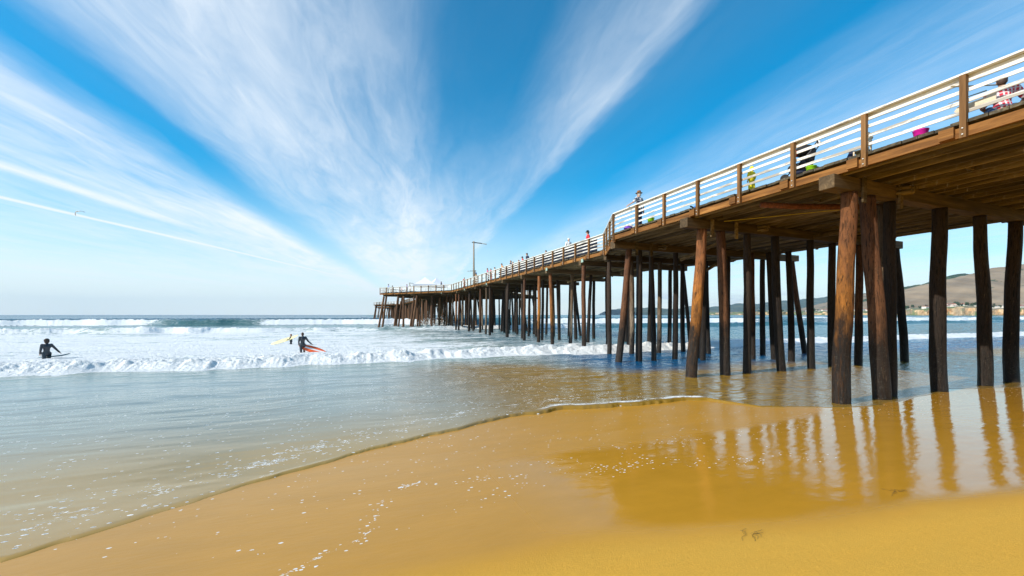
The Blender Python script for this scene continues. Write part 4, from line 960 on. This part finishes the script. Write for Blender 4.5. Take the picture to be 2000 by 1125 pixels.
for lb, u, v, H, ps, tp_, bt, hr, ht, cp, ln_ in PPL:
    H *= 1.05
    pp = on_deck(u, v)
    person(lb, pp, OUTL + random.uniform(-.7, .7) if ps != 'walk' else SEAWARD + 3.14, H, ps, tp_, bt, hr, ht, cp, lean=ln_, longhair=False)

# ------------------------------------------------------------------ things on the deck
def bucket(label, u, v, col, s=1.):
    m = simple('bucket plastic ' + label.split()[0], col, .35, .05)
    t = thing('bucket', label, 'bucket', on_deck(u, v), 0, None, s)
    MB().lathe([(.11, 0), (.125, .02), (.155, .24), (.165, .245), (.165, .262), (.148, .262), (.12, .03), (.001, .025)], 24).build('pail', m, t, True, world=False)
    pts_ = [(.160*math.cos(a), .02, .25 + .13*math.sin(a)) for a in [math.pi*i/12 for i in range(13)]]
    MB().tube(pts_, .006, 6).build('handle', m_whitec, t, True, world=False); return t
bucket('bright pink bucket at the deck edge left of the plaid shirt', 5.75, 13.35, (.80, .02, .42), .95)
bucket('lime green bucket beside the stroller wheels', 8.37, 13.33, (.35, .80, .02), .9)
bucket('lime green bucket beside the man in the brown hat', 15.75, 13.3, (.35, .80, .02), 1.05)
t = thing('bag', 'purple bag with white paper sticking out near the railing corner', 'bag', on_deck(17.55, 13.35))
blob('pouch', [], m_pur, t, .03, [((0, 0, .13), (.26, .16, .15))]); blob('tissue_paper', [], m_whitec, t, .03, [((.10, .02, .27), (.17, .12, .10)), ((.28, 0, .2), (.14, .1, .09))])
t = thing('toy', 'small bright blue toy on the deck behind the lower rail', 'toy', on_deck(13.0, 13.35))
blob('shell', [], m_blu, t, .02, [((0, 0, .10), (.13, .10, .10))]); blob('claw', [((.1, 0, .1), .03, (.25, .02, .2), .04), ((-.1, 0, .1), .03, (-.22, .02, .16), .04)], m_blk, t, .015)
# stroller
t = thing('stroller', 'black pushchair with a red canopy panel parked behind the railing', 'stroller', on_deck(8.98, 13.75), look(CU) + .5, None, 1.12)
m_fr = simple('dark frame tube', (.05, .05, .055), .4); m_tyre = simple('black tyre', (.02, .02, .02), .8)
b = MB()
for x in (-.24, .24):
    b.tube([(x, -.42, 1.02), (x, -.25, .75), (x, .35, .12)], .016, 8); b.tube([(x, -.38, .14), (x, -.1, .52), (x, .1, .6)], .016, 8)
b.tube([(-.24, -.42, 1.02), (.24, -.42, 1.02)], .018, 8); b.tube([(-.24, -.38, .14), (.24, -.38, .14)], .014, 8); b.build('frame', m_fr, t, True, world=False)
blob('seat', [((0, -.15, .45), .15, (0, .2, .42), .13), ((0, -.18, .5), .15, (0, -.26, .85), .13)], m_blk, t, .03)
blob('canopy', [], m_blk, t, .03, [((0, -.10, .88), (.26, .26, .17))]); blob('canopy_panel', [], m_red, t, .025, [((0, .02, .86), (.20, .17, .11))])
blob('basket', [], m_navy, t, .03, [((0, -.02, .24), (.22, .28, .10))])
for x in (-.27, .27):
    for y, r in ((-.38, .14), (.36, .11)):
        wh = MB(); pr = [(r*.72, -.018), (r, -.022), (r, .022), (r*.72, .018)]
        wh.lathe(pr, 20); o = wh.build('wheel', m_tyre, t, True, world=False); o.rotation_euler = (0, R(90), 0); o.location = (x, y, r)
MB().lathe([(.05, 0), (.06, .10), (.03, .14), (.028, .20), (.001, .2)], 14, (.2, -.42, 1.03)).build('drink_bottle', m_whitec, t, True, world=False)
# low chair with ball-topped posts
m_lw = simple('pale turned wood', (.70, .58, .42), .6, .12, 10.)
t = thing('chair', 'low pale wooden chair with ball finials behind a railing post', 'chair', on_deck(6.95, 13.55), look(CU) + .3)
for x in (-.19, .19):
    MB().lathe([(.024, 0), (.026, .5), (.03, .56), (.02, .585), (.045, .61), (.056, .645), (.045, .68), (.001, .7)], 14, (x, 0, 0)).build('back_post', m_lw, t, True, world=False)
    MB().lathe([(.02, 0), (.022, .24), (.001, .25)], 10, (x, .3, 0)).build('leg', m_lw, t, True, world=False)
MB().box(-.2, .2, -.01, .32, .235, .26).build('seat', m_lw, t, False, world=False)
b = MB(); b.box(-.17, .17, -.012, .012, .38, .44); b.build('back_slat', m_lw, t, False, world=False); b = MB(); b.box(-.17, .17, -.012, .012, .5, .55); b.build('back_slat', m_lw, t, False, world=False)
t = thing('backpack', 'dark blue backpack with yellow flap slumped left of the wooden chair', 'backpack', on_deck(7.35, 13.45), look(CU))
blob('sack', [((0, 0, .10), .13, (0, 0, .28), .06), ((0, 0, .28), .06, (.02, 0, .42), .02)], m_navy, t, .022); blob('flap', [], m_yel, t, .02, [((.08, -.07, .12), (.07, .06, .06))])
blob('strap', [((-.12, 0, .15), .018, (-.22, -.02, 0.02), .018)], m_navy, t, .015)
# driftwood and a pale board pushed through the rails
m_drift = simple('grey driftwood', (.34, .29, .18), .85, .4, 20.)
t = MB(); t.tube([W(4.98, 12.80, 7.94), W(4.9, 12.95, 7.93), W(4.75, 13.4, 7.96), W(4.45, 13.75, 7.9)], [.018, .014, .016, .010], 7); o = t.build('driftwood_stick', m_drift, None, True); tag(o, 'crooked stick poking through the railing above the pale board', 'stick', 'sticks pushed through the railing')
t = MB(); t.tube([W(5.05, 12.85, 7.58), W(4.9, 13.2, 7.72), W(4.7, 13.6, 7.86)], [.006, .011, .014], 7); o = t.build('driftwood_stick', m_drift, None, True); tag(o, 'thin slanting stick behind the first railing post from the right', 'stick', 'sticks pushed through the railing')
t = MB(); c0 = W(4.78, 13.28, 7.50)
q_ = [(-.34, .0), (-.27, .09), (.18, .10), (.34, .17), (.34, -.03), (.18, -.06), (-.26, -.06)]
vs_ = [c0 + Vector((-CU.x, -CU.y, 0))*a + Vector((CV.x*dd, CV.y*dd, h_)) for dd in (0, .02) for a, h_ in q_]; n = len(q_)
t.add(vs_, [tuple(range(n)), tuple(range(n, 2*n))[::-1]] + [(i, i+n, (i+1) % n+n, (i+1) % n) for i in range(n)]); o = t.build('wooden_board', m_lw, None); tag(o, 'pale fish shaped board wedged between the lower rails', 'board')

# ------------------------------------------------------------------ lamp posts and tents
m_pole = simple('grey timber pole', (.30, .25, .19), .85, .25, 6.); m_lamp = simple('pale lamp housing', (.62, .66, .64), .4, .05); m_arm = simple('dark steel arm', (.05, .09, .10), .5)
for u, v, s, lb in ((57.6, 15.95, 1, 'tall grey timber lamp post standing on the left edge of the pier'), (94.8, 26.6, -1, 'lamp post further along whose arm shows left of the tall one'), (139, 16.0, 1, 'distant short looking lamp post left of the white tents')):
    t = thing('street_lamp', lb, 'street lamp', on_deck(u, v), 0, None)
    MB().tube([(0, 0, -.2), (0, 0, 3), (0, 0, 6.55)], [.15, .13, .10], 12).build('pole', m_pole, t, True, world=False)
    e = Vector((CV.x, CV.y, 0))*s
    b = MB(); b.bar(-e*.28 + Vector((0, 0, 6.38)), e*1.25 + Vector((0, 0, 6.30)), .10, .12); b.build('arm', m_arm, t, False, world=False)
    blob('lamp_head', [(e*1.3 + Vector((0, 0, 6.28)), .06, e*1.95 + Vector((0, 0, 6.24)), .09)], m_lamp, t, .03)
m_tent = simple('white canvas', (.86, .87, .92), .8, .04)
for u, v, rz, sz, lb in ((81.6, 12.4, .2, 4.6, 'larger white peaked tent on the platform'), (82.6, 14.9, .5, 3.6, 'smaller white peaked tent right of the larger one')):
    t = thing('tent', lb, 'tent', on_deck(u, v), rz, 'white tents on the platform')
    h = sz/2; n = 8; vs_ = []; fs_ = []
    for i in range(n+1):
        s = 1 - i/n; zz_ = 1.62 + 1.6*(i/n)**1.35
        for k in range(4): a = R(45+90*k); vs_.append((math.cos(a)*1.414*h*s + 1e-3*math.cos(a), math.sin(a)*1.414*h*s + 1e-3*math.sin(a), zz_))
    for i in range(n):
        for k in range(4): fs_.append((4*i+k, 4*i+(k+1) % 4, 4*i+4+(k+1) % 4, 4*i+4+k))
    o = MB().add(vs_, fs_).build('canopy', m_tent, t, False, world=False); so = o.modifiers.new('s', 'SOLIDIFY'); so.thickness = .02
    b = MB()
    for sx, sy in ((1, 1), (-1, 1), (-1, -1), (1, -1)):
        MB().tube([(sx*h*.97, sy*h*.97, 0), (sx*h*.97, sy*h*.97, 1.64)], .03, 6).build('leg', m_whitec, t, False, world=False)
    for a, c in (((-h, -h), (h, -h)), ((h, -h), (h, h)), ((h, h), (-h, h)), ((-h, h), (-h, -h))):
        b.bar((a[0], a[1], 1.44), (c[0], c[1], 1.44), .012, .36)
    b.build('valance', m_tent, t, False, world=False)

# ------------------------------------------------------------------ gull
p = away(152, 40); p.z = CAM_H + 202*40/778
t = thing('gull', 'white gull with dark wing tips flying at upper left', 'gull', p, look((-1, .15)))
m_gw = simple('white feathers', (.82, .80, .74), .8, .08); m_gg = simple('grey feathers', (.30, .31, .30), .8, .15); m_gb = simple('black feathers', (.02, .025, .03), .7)
blob('body', [((0, -.17, 0), .035, (0, -.05, 0), .07), ((0, -.05, 0), .07, (0, .10, .01), .06), ((0, .10, .01), .045, (0, .18, .03), .038)], m_gw, t, .012)
MB().tube([(0, .21, .03), (0, .26, .02)], [.012, .004], 6).build('beak', m_yel, t, False, world=False)
MB().add([(-.02, -.15, 0), (.02, -.15, 0), (.07, -.30, 0), (-.07, -.30, 0), (-.02, -.15, .012), (.02, -.15, .012), (.07, -.30, .008), (-.07, -.30, .008)], [(0, 1, 2, 3)[::-1], (4, 5, 6, 7), (0, 1, 5, 4), (1, 2, 6, 5), (2, 3, 7, 6), (3, 0, 4, 7)]).build('tail', m_gw, t, False, world=False)
for s, tip in ((1, [(.05, .0, .03), (.22, .03, .10), (.40, -.02, .10), (.52, -.12, .04)]), (-1, [(-.05, .0, .03), (-.16, .03, -.10), (-.22, 0, -.30), (-.20, -.05, -.50)])):
    ch = (.17, .15, .11, .015); vs_ = []
    for (x, y, z), c in zip(tip, ch):
        vs_ += [(x, y+c*.45, z), (x, y-c*.55, z-.01), (x, y-c*.55, z+.006), (x, y+c*.3, z+.022)]
    def sect(i0, i1): return [(i*4+k, i*4+(k+1) % 4, i*4+4+(k+1) % 4, i*4+4+k) for i in range(i0, i1) for k in range(4)]
    wg = MB().add(vs_, sect(0, 2) + [(0, 1, 2, 3), (8, 9, 10, 11)[::-1]]).build('wing', m_gg, t, False, world=False)
    o = MB().add(vs_[8:], [(i*4+k, i*4+(k+1) % 4, i*4+4+(k+1) % 4, i*4+4+k) for i in range(1) for k in range(4)] + [(0, 1, 2, 3), (4, 5, 6, 7)[::-1]]).build('wing_tip', m_gb, wg, False, world=False)

# ------------------------------------------------------------------ seaweed scraps and wave spray
m_weed = simple('dried seaweed', (.05, .04, .02), .6, .3, 30.)
for (u, v), s, lb in (((3.15, 4.01), .16, 'wispy dark strand of seaweed on the wet sand, nearest the bottom edge'), ((3.21, 6.8), .14, 'small dark tangle of seaweed beside the pile reflections')):
    r_ = random.Random(int(u*100+v*10)); b = MB(); z = float(sand_z(np.array([u]), np.array([v]))[0])
    for k in range(9):
        a = r_.uniform(0, 6.28); x, y = r_.uniform(-s, s)*.6, r_.uniform(-s, s)*.3; pts_ = []
        for j in range(6):
            pts_.append(W(u+y, v+x, z + .006 + .01*abs(math.sin(j+k)))); a += r_.uniform(-.9, .9); x += math.cos(a)*s*.22; y += math.sin(a)*s*.14
        b.tube(pts_, .0014, 5)
    tag(b.build('seaweed', m_weed, None, True), lb, 'seaweed')
m_spray = simple('white spray', (.88, .90, .90), .9, .03)
b = MB(); r_ = random.Random(5)
for k in range(1000):
    u = r_.gauss(92, 1.6); v = r_.gauss(17.2, 3.6); hgt = max(0, r_.gauss(1.0, .7))*math.exp(-((v-17)/4.5)**2)
    p = W(u, v, .3 + hgt*r_.random()*1.6); s = r_.uniform(.02, .13)*(1-.25*min(1.5, p.z))
    b.ball(p, max(.03, s), 3, (r_.uniform(.7, 1.6), 1, r_.uniform(.7, 1.5)))
tag(b.build('wave_spray', m_spray, None, True), 'burst of white spray where a breaker hits the far piles', 'spray', kind='stuff')

# ------------------------------------------------------------------ sea air
m, nt = new_mat('sea haze')
vol = nd(nt, 'ShaderNodeVolumePrincipled', {'Color': (.52, .78, 1., 1), 'Density': .000035, 'Anisotropy': 0.})
nd(nt, 'ShaderNodeOutputMaterial', {1: vol.outputs[0]})
b = MB(); b.box(-14000, 20000, -4500, 13000, -7.5, 530)
hz = b.build('haze', m); tag(hz, kind='stuff')
